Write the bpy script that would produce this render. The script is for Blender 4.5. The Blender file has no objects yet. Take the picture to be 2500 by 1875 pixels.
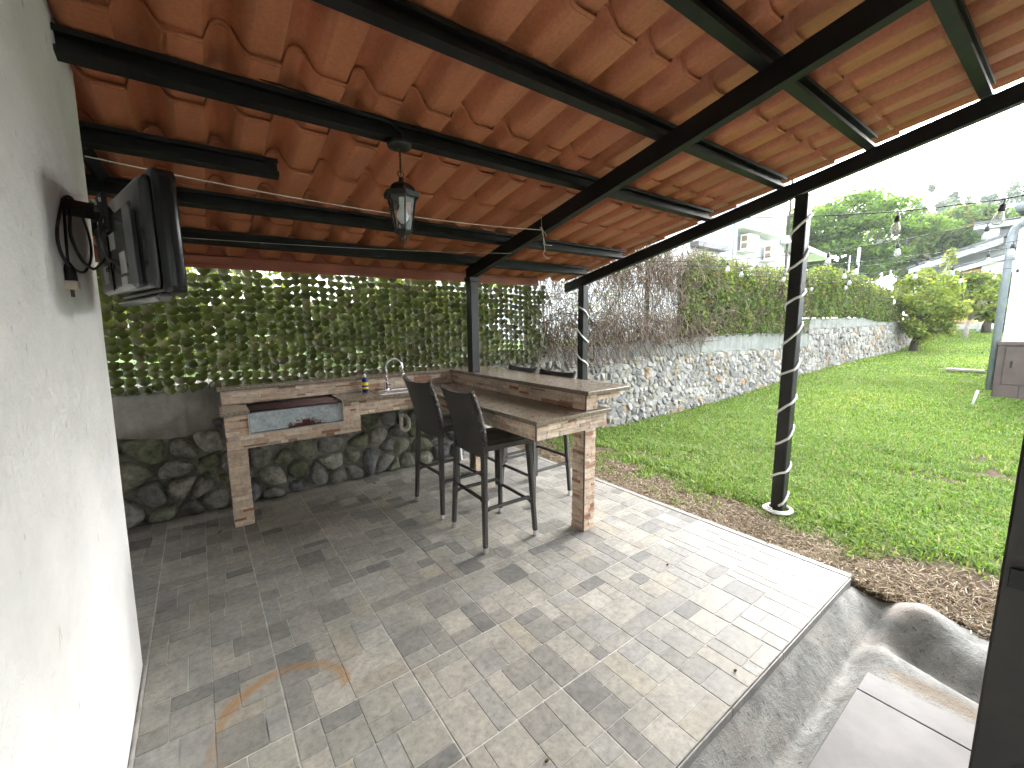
import bpy, bmesh, math, random
import numpy as np
from mathutils import Vector, Matrix

R = math.radians
random.seed(7)
rng = np.random.default_rng(11)
sc = bpy.context.scene
C = sc.collection

# ------------------------------------------------------------------ camera
EYE = Vector((0.0, 0.0, 1.55))
yaw, pitch, roll = 0.6365, 0.1428, -0.0114
fwd = Vector((math.sin(yaw) * math.cos(pitch), math.cos(yaw) * math.cos(pitch), -math.sin(pitch)))
rt = Vector((math.cos(yaw), -math.sin(yaw), 0))
up = rt.cross(fwd)
r2 = math.cos(roll) * rt + math.sin(roll) * up
u2 = -math.sin(roll) * rt + math.cos(roll) * up
cd = bpy.data.cameras.new('camera')
cam = bpy.data.objects.new('camera', cd)
C.objects.link(cam)
m = Matrix.Identity(4)
for i in range(3):
    m[i][0] = r2[i]; m[i][1] = u2[i]; m[i][2] = -fwd[i]; m[i][3] = EYE[i]
cam.matrix_world = m
cd.sensor_width = 36.0
cd.lens = 1031.25 / 2500 * 36
cd.clip_start = 0.02
cd.clip_end = 1000
sc.camera = cam

# ------------------------------------------------------------------ sky, sun, exposure
SUN_EL, SUN_AZ = R(28), R(84)          # azimuth from +Y towards +X
w = bpy.data.worlds.new('World')
sc.world = w
w.use_nodes = True
nt = w.node_tree
for n in list(nt.nodes): nt.nodes.remove(n)
sky = nt.nodes.new('ShaderNodeTexSky')
sky.sky_type = 'NISHITA'
sky.sun_disc = False
sky.sun_elevation = SUN_EL
sky.sun_rotation = SUN_AZ
sky.air_density = 1.0
sky.dust_density = 1.5
sky.ozone_density = 1.0
hs = nt.nodes.new('ShaderNodeHueSaturation')
hs.inputs['Saturation'].default_value = 0.22
bg = nt.nodes.new('ShaderNodeBackground')
bg.inputs['Strength'].default_value = 0.15
wo = nt.nodes.new('ShaderNodeOutputWorld')
nt.links.new(sky.outputs[0], hs.inputs['Color'])
nt.links.new(hs.outputs[0], bg.inputs['Color'])
nt.links.new(bg.outputs[0], wo.inputs[0])
sl = bpy.data.lights.new('sun', 'SUN')
sl.energy = 0.5
sl.angle = R(110)
sl.color = (1.0, 0.965, 0.91)
sun = bpy.data.objects.new('sun', sl)
C.objects.link(sun)
sd = Vector((math.sin(SUN_AZ) * math.cos(SUN_EL), math.cos(SUN_AZ) * math.cos(SUN_EL), math.sin(SUN_EL)))
sun.rotation_euler = (-sd).to_track_quat('-Z', 'Y').to_euler()
sun.location = (6, -6, 12)
vs = sc.view_settings
vs.view_transform = 'Standard'
vs.look = 'None'
vs.exposure = 3.55
vs.gamma = 1.0
vs.use_curve_mapping = False
sc.cycles.use_denoising = True
sc.cycles.max_bounces = 7
sc.cycles.diffuse_bounces = 5
sc.cycles.glossy_bounces = 3
sc.cycles.volume_bounces = 0
sc.cycles.transparent_max_bounces = 8
sc.cycles.use_adaptive_sampling = True
sc.cycles.adaptive_threshold = .02
sc.cycles.sample_clamp_indirect = 8

# ------------------------------------------------------------------ materials
MATS = {}
def nn(t, typ, **kw):
    n = t.nodes.new(typ)
    for k, v in kw.items(): setattr(n, k, v)
    return n
def newmat(name):
    mt = bpy.data.materials.new(name)
    mt.use_nodes = True
    t = mt.node_tree
    for n in list(t.nodes): t.nodes.remove(n)
    out = nn(t, 'ShaderNodeOutputMaterial')
    b = nn(t, 'ShaderNodeBsdfPrincipled')
    t.links.new(b.outputs[0], out.inputs[0])
    MATS[name] = mt
    return mt, t, b, out
def coord(t, kind='Object'):
    if kind == 'World':
        return nn(t, 'ShaderNodeNewGeometry').outputs['Position']
    return nn(t, 'ShaderNodeTexCoord').outputs[kind]
def noise(t, co, scale, detail=4, rough=.55, dist=0):
    n = nn(t, 'ShaderNodeTexNoise')
    n.inputs['Scale'].default_value = scale
    n.inputs['Detail'].default_value = detail
    n.inputs['Roughness'].default_value = rough
    n.inputs['Distortion'].default_value = dist
    t.links.new(co, n.inputs['Vector'])
    return n.outputs['Fac']
def ramp(t, fac, stops):
    r = nn(t, 'ShaderNodeValToRGB')
    e = r.color_ramp.elements
    while len(e) < len(stops): e.new(.5)
    for i, (p, c) in enumerate(stops):
        e[i].position = p
        e[i].color = (*c, 1) if len(c) == 3 else c
    t.links.new(fac, r.inputs[0])
    return r.outputs[0]
def mixc(t, fac, a, b, mode='MIX'):
    n = nn(t, 'ShaderNodeMix', data_type='RGBA', blend_type=mode)
    for sock, v in ((n.inputs[0], fac), (n.inputs[6], a), (n.inputs[7], b)):
        if isinstance(v, (int, float)): sock.default_value = v
        elif isinstance(v, tuple): sock.default_value = (*v, 1)
        else: t.links.new(v, sock)
    return n.outputs[2]
def mth(t, op, a, b=0.0, c=None):
    n = nn(t, 'ShaderNodeMath', operation=op)
    for i, v in enumerate((a, b, c)):
        if v is None: continue
        if isinstance(v, (int, float)): n.inputs[i].default_value = v
        else: t.links.new(v, n.inputs[i])
    return n.outputs[0]
def bump(t, b, h, strength=.4, dist=.01):
    n = nn(t, 'ShaderNodeBump')
    n.inputs['Strength'].default_value = strength
    n.inputs['Distance'].default_value = dist
    t.links.new(h, n.inputs['Height'])
    t.links.new(n.outputs[0], b.inputs['Normal'])
def attr(t):
    a = nn(t, 'ShaderNodeAttribute')
    a.attribute_name = 'Col'
    return a.outputs['Color']
def simple(name, col, rough=.6, metal=0, var=.15, scale=20, bs=0.0, bscale=None, kind='Object', spec=.5, col2=None, bdist=.004, coat=0):
    mt, t, b, o = newmat(name)
    co = coord(t, kind)
    c2 = col2 or tuple(max(0, c * (1 - var)) for c in col)
    c1 = col if col2 else tuple(min(1, c * (1 + var)) for c in col)
    f = noise(t, co, scale)
    c = ramp(t, f, [(.35, c2), (.65, c1)])
    t.links.new(c, b.inputs['Base Color'])
    b.inputs['Roughness'].default_value = rough
    b.inputs['Metallic'].default_value = metal
    b.inputs['Specular IOR Level'].default_value = spec
    if coat: b.inputs['Coat Weight'].default_value = coat
    if bs: bump(t, b, noise(t, co, bscale or scale * 3, 6, .6), bs, bdist)
    return mt
def attrmat(name, rough=.8, scale=30, lo=.72, hi=1.2, bs=.5, bscale=60, bdist=.006, kind='World', spec=.3, spots=None):
    mt, t, b, o = newmat(name)
    co = coord(t, kind)
    f = noise(t, co, scale, 6, .62)
    c = mixc(t, 1.0, attr(t), ramp(t, f, [(.3, (lo,) * 3), (.7, (hi,) * 3)]), 'MULTIPLY')
    if spots:
        f2 = noise(t, co, spots[1], 5, .65)
        c = mixc(t, ramp(t, f2, [(spots[2], (0, 0, 0)), (spots[2] + .12, (1, 1, 1))]), c, spots[0])
    t.links.new(c, b.inputs['Base Color'])
    b.inputs['Roughness'].default_value = rough
    b.inputs['Specular IOR Level'].default_value = spec
    if bs: bump(t, b, noise(t, co, bscale, 6, .65), bs, bdist)
    return mt
def foliage(name, trans=.4, rough=.55, spec=.35, gain=1.0):
    mt, t, b, o = newmat(name)
    a = attr(t)
    if gain != 1: a = mixc(t, 1.0, a, (gain,) * 3, 'MULTIPLY')
    t.links.new(a, b.inputs['Base Color'])
    b.inputs['Roughness'].default_value = rough
    b.inputs['Specular IOR Level'].default_value = spec
    tr = nn(t, 'ShaderNodeBsdfTranslucent')
    t.links.new(mixc(t, 1.0, a, (1.5, 1.5, .8), 'MULTIPLY'), tr.inputs['Color'])
    mx = nn(t, 'ShaderNodeMixShader')
    mx.inputs[0].default_value = trans
    t.links.new(b.outputs[0], mx.inputs[1])
    t.links.new(tr.outputs[0], mx.inputs[2])
    t.links.new(mx.outputs[0], o.inputs[0])
    return mt

simple('black_steel', (.012, .0125, .013), .5, 0, .3, 6, .12, 40, spec=.3)
simple('post_paint', (.014, .015, .016), .42, 0, .25, 8, .1, 50, spec=.4)
def roof_mat():
    mt, t, b, o = newmat('roof_tile')
    co = coord(t, 'World')
    f = noise(t, co, 2.2, 5, .6)
    g = noise(t, co, 60, 3, .6)
    c = ramp(t, f, [(.3, (.47, .165, .075)), (.7, (.57, .215, .105))])
    c = mixc(t, .35, c, ramp(t, g, [(.35, (.35, .115, .05)), (.65, (.58, .225, .115))]))
    mp = nn(t, 'ShaderNodeMapping'); mp.inputs['Scale'].default_value = (5, .5, 1)
    t.links.new(co, mp.inputs[0])
    c = mixc(t, 1.0, c, ramp(t, noise(t, mp.outputs[0], 1.5, 6, .65), [(.3, (.78, .76, .74)), (.65, (1.08, 1.08, 1.08))]), 'MULTIPLY')
    t.links.new(c, b.inputs['Base Color'])
    b.inputs['Roughness'].default_value = .42
    b.inputs['Specular IOR Level'].default_value = .45
    bump(t, b, noise(t, co, 160, 3), .06, .002)
roof_mat()
simple('fascia_paint', (.26, .075, .04), .5, 0, .2, 5, .1, 50)
def stucco_mat():
    mt, t, b, o = newmat('white_stucco')
    co = coord(t, 'World')
    f = noise(t, co, 3.0, 6, .6)
    c = ramp(t, f, [(.3, (.70, .71, .705)), (.62, (.80, .80, .79))])
    mp = nn(t, 'ShaderNodeMapping'); mp.inputs['Scale'].default_value = (1, 9, 3.0)
    t.links.new(co, mp.inputs[0])
    s = noise(t, mp.outputs[0], 5.0, 3, .5)
    c = mixc(t, ramp(t, s, [(.69, (0, 0, 0)), (.75, (.55,) * 3)]), c, (.36, .34, .37))
    s2 = noise(t, co, 1.3, 6, .7)
    c = mixc(t, ramp(t, s2, [(.55, (0, 0, 0)), (.8, (.4,) * 3)]), c, (.52, .51, .43))
    t.links.new(c, b.inputs['Base Color'])
    b.inputs['Roughness'].default_value = .9
    b.inputs['Specular IOR Level'].default_value = .2
    h = mth(t, 'ADD', noise(t, co, 22, 6, .65), mth(t, 'MULTIPLY', noise(t, co, 4, 3), 1.5))
    bump(t, b, h, .7, .012)
stucco_mat()
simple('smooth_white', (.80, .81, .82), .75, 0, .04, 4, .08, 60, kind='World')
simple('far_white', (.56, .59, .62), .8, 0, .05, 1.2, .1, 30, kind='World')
def tile_mat():
    mt, t, b, o = newmat('floor_tile')
    co = coord(t, 'World')
    f = noise(t, co, 34, 8, .72)
    f2 = noise(t, co, 7, 5, .6)
    c = mixc(t, 1.0, attr(t), ramp(t, f, [(.26, (.55, .545, .54)), (.48, (.95, .95, .945)), (.74, (1.28, 1.265, 1.23))]), 'MULTIPLY')
    c = mixc(t, 1.0, c, ramp(t, f2, [(.3, (.53, .545, .56)), (.7, (.78, .785, .785))]), 'MULTIPLY')
    # rust ring left on the floor by a pot
    sp = nn(t, 'ShaderNodeSeparateXYZ'); t.links.new(co, sp.inputs[0])
    dx = mth(t, 'SUBTRACT', sp.outputs[0], .15); dy = mth(t, 'SUBTRACT', sp.outputs[1], 1.76)
    rr = mth(t, 'SQRT', mth(t, 'ADD', mth(t, 'MULTIPLY', dx, dx), mth(t, 'MULTIPLY', dy, dy)))
    wob = mth(t, 'MULTIPLY', mth(t, 'SUBTRACT', noise(t, co, 5, 3), .5), .07)
    d = mth(t, 'ABSOLUTE', mth(t, 'SUBTRACT', mth(t, 'ADD', rr, wob), .245))
    band = ramp(t, mth(t, 'MULTIPLY', d, 26.0), [(0, (1, 1, 1)), (.16, (.35,) * 3), (.34, (.75,) * 3), (.5, (.25,) * 3), (.95, (0, 0, 0))])
    brk = ramp(t, noise(t, co, 3.2, 5, .7), [(.36, (0, 0, 0)), (.55, (1, 1, 1))])
    lft = mth(t, 'GREATER_THAN', mth(t, 'SUBTRACT', dy, mth(t, 'MULTIPLY', dx, .5)), -.12)
    fac = mth(t, 'MULTIPLY', mth(t, 'MULTIPLY', band, mth(t, 'ADD', mth(t, 'MULTIPLY', brk, .75), .15)), lft)
    c = mixc(t, mth(t, 'MINIMUM', mth(t, 'MULTIPLY', fac, 1.25), .9), c, (.33, .165, .045))
    t.links.new(c, b.inputs['Base Color'])
    b.inputs['Specular IOR Level'].default_value = .3
    rg = ramp(t, f2, [(.3, (.36,) * 3), (.7, (.54,) * 3)])
    t.links.new(rg, b.inputs['Roughness'])
    bump(t, b, mth(t, 'ADD', f, mth(t, 'MULTIPLY', f2, .5)), .22, .0035)
tile_mat()
simple('grout', (.46, .45, .42), .9, 0, .22, 14, .4, 120, kind='World')
attrmat('boulder', .85, 18, .5, 1.4, 1.0, 38, .02, spots=((.19, .18, .155), 12, .60))
attrmat('rubble', .88, 16, .65, 1.28, .7, 50, .010, spots=((.30, .29, .265), 11, .60))
def mortar(name, c1, c2):
    mt, t, b, o = newmat(name)
    co = coord(t, 'World')
    f = noise(t, co, 6, 8, .7)
    c = ramp(t, f, [(.3, c1), (.68, c2)])
    t.links.new(c, b.inputs['Base Color'])
    b.inputs['Roughness'].default_value = .95
    b.inputs['Specular IOR Level'].default_value = .15
    bump(t, b, noise(t, co, 30, 8, .75), 1.0, .02)
mortar('mortar_dark', (.09, .086, .072), (.38, .36, .31))
mortar('mortar_pale', (.20, .195, .185), (.40, .39, .365))
def concrete(name, c1, c2, streak=False):
    mt, t, b, o = newmat(name)
    co = coord(t, 'World')
    f = noise(t, co, 4, 8, .7)
    c = ramp(t, f, [(.3, c1), (.7, c2)])
    if streak:
        mp = nn(t, 'ShaderNodeMapping'); mp.inputs['Scale'].default_value = (7, 2, .8)
        t.links.new(co, mp.inputs[0])
        s = noise(t, mp.outputs[0], 1.6, 6, .65)
        c = mixc(t, ramp(t, s, [(.45, (0, 0, 0)), (.72, (.75,) * 3)]), c, (.17, .17, .155))
    sp = noise(t, co, 55, 4, .6)
    c = mixc(t, ramp(t, sp, [(.66, (0, 0, 0)), (.72, (.7,) * 3)]), c, (.12, .115, .10))
    t.links.new(c, b.inputs['Base Color'])
    b.inputs['Roughness'].default_value = .88
    b.inputs['Specular IOR Level'].default_value = .25
    bump(t, b, mth(t, 'ADD', noise(t, co, 18, 8, .7), f), .6, .012)
concrete('band_dark', (.20, .19, .165), (.44, .42, .37), True)
concrete('band_pale', (.20, .215, .21), (.34, .355, .34), True)
def drain_mat():
    mt, t, b, o = newmat('drain_cement')
    co = coord(t, 'World')
    f = noise(t, co, 7, 9, .75, .6)
    c = ramp(t, f, [(.3, (.12, .124, .117)), (.5, (.25, .255, .243)), (.68, (.40, .40, .385))])
    f2 = noise(t, co, 2.2, 4, .6)
    c = mixc(t, ramp(t, f2, [(.5, (0, 0, 0)), (.68, (.55,) * 3)]), c, (.34, .31, .275))
    sp = nn(t, 'ShaderNodeSeparateXYZ'); t.links.new(co, sp.inputs[0])
    def blob(cx, cy, sx, sy):
        a = mth(t, 'DIVIDE', mth(t, 'SUBTRACT', sp.outputs[0], cx), sx); b_ = mth(t, 'DIVIDE', mth(t, 'SUBTRACT', sp.outputs[1], cy), sy)
        e = mth(t, 'ADD', mth(t, 'ADD', mth(t, 'MULTIPLY', a, a), mth(t, 'MULTIPLY', b_, b_)), mth(t, 'MULTIPLY', f2, .9))
        return ramp(t, e, [(.75, (.85,) * 3), (1.0, (0, 0, 0))])
    c = mixc(t, blob(3.0, .40, .20, .16), c, (.48, .43, .39))
    c = mixc(t, blob(2.43, .2, .07, .32), c, (.27, .215, .16))
    g2 = noise(t, co, 42, 5, .7, .4)
    c = mixc(t, ramp(t, g2, [(.60, (0, 0, 0)), (.66, (.85,) * 3)]), c, (.07, .068, .06))
    g3 = noise(t, co, 90, 3, .6)
    c = mixc(t, ramp(t, g3, [(.68, (0, 0, 0)), (.72, (.9,) * 3)]), c, (.55, .53, .48))
    t.links.new(c, b.inputs['Base Color'])
    b.inputs['Roughness'].default_value = .75
    bump(t, b, mth(t, 'ADD', f, mth(t, 'MULTIPLY', g2, .6)), .8, .012)
drain_mat()
attrmat('ledger_stone', .7, 30, .74, 1.18, .6, 70, .004, spec=.35)
def granite():
    mt, t, b, o = newmat('granite')
    co = coord(t, 'World')
    f = noise(t, co, 70, 6, .75)
    g = noise(t, co, 190, 3, .6)
    c = ramp(t, f, [(.3, (.075, .058, .042)), (.46, (.19, .15, .11)), (.6, (.28, .235, .18)), (.75, (.38, .335, .27))])
    c = mixc(t, ramp(t, g, [(.6, (0, 0, 0)), (.68, (.8,) * 3)]), c, (.09, .07, .05))
    t.links.new(c, b.inputs['Base Color'])
    b.inputs['Roughness'].default_value = .22
    b.inputs['Specular IOR Level'].default_value = .55
    bump(t, b, noise(t, co, 12, 3), .04, .003)
granite()
def wicker():
    mt, t, b, o = newmat('wicker')
    co = coord(t, 'Object')
    sp = nn(t, 'ShaderNodeSeparateXYZ'); t.links.new(co, sp.inputs[0])
    u = mth(t, 'ADD', sp.outputs[0], sp.outputs[1])
    a = mth(t, 'SINE', mth(t, 'MULTIPLY', sp.outputs[2], 620.0))
    v = mth(t, 'SINE', mth(t, 'MULTIPLY', u, 330.0))
    s = mth(t, 'SIGN', mth(t, 'SINE', mth(t, 'MULTIPLY', sp.outputs[2], 310.0)))
    h = mth(t, 'ADD', mth(t, 'MULTIPLY', a, .68), mth(t, 'MULTIPLY', mth(t, 'MULTIPLY', v, s), .32))
    c = ramp(t, mth(t, 'ADD', mth(t, 'MULTIPLY', h, .5), .5), [(.1, (.012, .011, .010)), (.55, (.052, .047, .042)), (.95, (.115, .105, .095))])
    t.links.new(c, b.inputs['Base Color'])
    b.inputs['Roughness'].default_value = .5
    b.inputs['Specular IOR Level'].default_value = .5
    bump(t, b, h, .8, .004)
wicker()
simple('aluminium', (.72, .72, .72), .3, 1, .08, 30)
simple('stainless', (.62, .63, .64), .22, 1, .06, 20)
simple('chrome', (.75, .76, .78), .08, 1, .02, 20)
def galv():
    mt, t, b, o = newmat('galvanised')
    co = coord(t, 'World')
    v = nn(t, 'ShaderNodeTexVoronoi'); v.inputs['Scale'].default_value = 60
    t.links.new(co, v.inputs['Vector'])
    c = ramp(t, v.outputs['Color'], [(.2, (.30, .34, .37)), (.8, (.50, .55, .58))])
    c = mixc(t, .5, c, ramp(t, noise(t, co, 25, 6, .7), [(.35, (.25, .29, .31)), (.65, (.58, .62, .64))]))
    sp = nn(t, 'ShaderNodeSeparateXYZ'); t.links.new(co, sp.inputs[0])
    # rust grown up from the lower edge around the middle of the tray
    dx = mth(t, 'DIVIDE', mth(t, 'SUBTRACT', sp.outputs[0], .66), .16)
    dz = mth(t, 'DIVIDE', mth(t, 'SUBTRACT', sp.outputs[2], .725), .085)
    e = mth(t, 'ADD', mth(t, 'MULTIPLY', dx, dx), mth(t, 'MULTIPLY', mth(t, 'ABSOLUTE', dz), 1.0))
    r = mth(t, 'ADD', e, mth(t, 'MULTIPLY', mth(t, 'SUBTRACT', noise(t, co, 26, 6, .75), .5), 3.2))
    c = mixc(t, ramp(t, r, [(.62, (1, 1, 1)), (.9, (0, 0, 0))]), c, (.085, .022, .018))
    t.links.new(c, b.inputs['Base Color'])
    b.inputs['Metallic'].default_value = .35
    b.inputs['Roughness'].default_value = .55
galv()
simple('rusty_bar', (.075, .035, .03), .7, .2, .5, 40, .5, 90, kind='World')
simple('soot', (.012, .011, .011), .85, 0, .3, 20)
simple('tv_gloss', (.008, .008, .009), .2, 0, .1, 5, spec=.35)
simple('tv_back', (.028, .028, .03), .15, 0, .15, 6, spec=.5)
simple('tv_grey', (.13, .13, .135), .18, 0, .1, 10)
simple('label_paper', (.66, .66, .63), .7, 0, .06, 30)
simple('bracket_black', (.012, .012, .013), .45, 0, .2, 30)
simple('plug_beige', (.60, .50, .40), .5, 0, .08, 30)
simple('cord_black', (.010, .009, .011), .5, 0, .1, 30)
simple('rope_white', (.72, .70, .63), .8, 0, .12, 120)
simple('hose_white', (.80, .80, .77), .3, 0, .06, 20, spec=.5)
simple('lantern_black', (.014, .015, .015), .5, 0, .3, 40, .3, 90)
simple('lamp_white', (.85, .86, .84), .35, 0, .02, 10)
def glass(name, col=(1, 1, 1), rough=.03):
    mt, t, b, o = newmat(name)
    gl = nn(t, 'ShaderNodeBsdfGlossy'); gl.inputs['Roughness'].default_value = rough
    tr = nn(t, 'ShaderNodeBsdfTransparent'); tr.inputs['Color'].default_value = (*col, 1)
    fr = nn(t, 'ShaderNodeFresnel'); fr.inputs[0].default_value = 1.5
    mx = nn(t, 'ShaderNodeMixShader')
    t.links.new(mth(t, 'ADD', mth(t, 'MULTIPLY', fr.outputs[0], .9), .04), mx.inputs[0])
    t.links.new(tr.outputs[0], mx.inputs[1]); t.links.new(gl.outputs[0], mx.inputs[2])
    t.links.new(mx.outputs[0], o.inputs[0])
glass('clear_glass', (.97, .98, .98))
def bulb_mat():
    glass('bulb_glass', (.93, .95, .96))
    mt = MATS['bulb_glass']; t = mt.node_tree
    o = [n for n in t.nodes if n.type == 'OUTPUT_MATERIAL'][0]
    src = o.inputs[0].links[0].from_socket
    d = nn(t, 'ShaderNodeBsdfDiffuse'); d.inputs[0].default_value = (.8, .82, .84, 1)
    mx = nn(t, 'ShaderNodeMixShader'); mx.inputs[0].default_value = .18
    t.links.new(src, mx.inputs[1]); t.links.new(d.outputs[0], mx.inputs[2]); t.links.new(mx.outputs[0], o.inputs[0])
bulb_mat()
simple('filament', (.75, .45, .16), .5, 0, .1, 20)
simple('bottle_blue', (.012, .035, .20), .25, 0, .1, 20)
simple('label_yellow', (.80, .62, .04), .5, 0, .1, 40)
simple('cap_white', (.85, .85, .85), .4, 0, .02, 20)
simple('pvc_grey', (.20, .23, .25), .45, 0, .1, 12)
simple('pvc_dirty', (.50, .47, .40), .6, 0, .3, 30, kind='World')
simple('white_board', (.80, .80, .79), .6, 0, .05, 5)
simple('cream_board', (.62, .55, .40), .8, 0, .1, 8, kind='World')
simple('slab_edge', (.52, .51, .48), .8, 0, .15, 20, .3, 80, kind='World')
simple('porcelain', (.215, .205, .202), .5, 0, .10, 6, .08, 40, kind='World', spec=.2, col2=(.155, .149, .145))
simple('dark_frame', (.018, .015, .013), .4, 0, .25, 10, .1, 50)
simple('frame_black', (.008, .008, .009), .5, 0, .2, 10)  # darker frame beyond the jamb, also latch and handles
def soil_mat():
    mt, t, b, o = newmat('lawn_ground')
    co = coord(t, 'World')
    f = noise(t, co, 9, 8, .7)
    soil = ramp(t, f, [(.3, (.07, .05, .034)), (.55, (.15, .112, .078)), (.75, (.26, .21, .15))])
    g = ramp(t, noise(t, co, 14, 6, .7), [(.3, (.07, .125, .03)), (.7, (.14, .21, .06))])
    c = mixc(t, attr(t), soil, g)
    t.links.new(c, b.inputs['Base Color'])
    b.inputs['Roughness'].default_value = .95
    b.inputs['Specular IOR Level'].default_value = .1
    bump(t, b, noise(t, co, 40, 8, .75), .9, .03)
soil_mat()
simple('far_ground', (.14, .21, .06), .95, 0, .35, .8, kind='World')
foliage('grass_blade', .35, .5, .3)
foliage('straw', .15, .8, .15)
foliage('leaf', .4, .5, .35)
foliage('far_leaf', .35, .7, .2)
foliage('net_leaf', .16, .38, .5)
attrmat('bark', .9, 20, .6, 1.3, .8, 40, .01)
attrmat('twig', .9, 12, .7, 1.25, 0)
simple('wire_dark', (.03, .032, .03), .6, .3, .1, 30)
simple('net_wire', (.03, .04, .02), .7, 0, .1, 30)
simple('fence_green', (.03, .05, .028), .6, 0, .2, 10)
simple('brown_wood', (.085, .062, .055), .6, 0, .2, 4, .2, 40, kind='World')
simple('roof_grey', (.10, .105, .115), .6, 0, .2, 3, kind='World')
simple('eave_grey', (.42, .46, .49), .6, 0, .06, 3, kind='World')
simple('eave_white', (.66, .66, .64), .7, 0, .05, 3, kind='World')
simple('orange_wall', (.62, .36, .15), .8, 0, .08, 3, kind='World')
simple('window_dark', (.05, .055, .06), .2, 0, .1, 3)
simple('window_brown', (.09, .06, .05), .4, 0, .1, 3)
simple('ac_white', (.80, .80, .78), .45, 0, .03, 10)
simple('ac_vent', (.25, .20, .14), .7, 0, .1, 30)
simple('concrete_pole', (.55, .58, .58), .8, 0, .1, 5)
simple('dead_leaf', (.10, .055, .02), .8, 0, .4, 60)
simple('yellow_leaf', (.30, .22, .03), .7, 0, .3, 60)
simple('wood_scrap', (.42, .38, .32), .85, 0, .2, 30)

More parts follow.
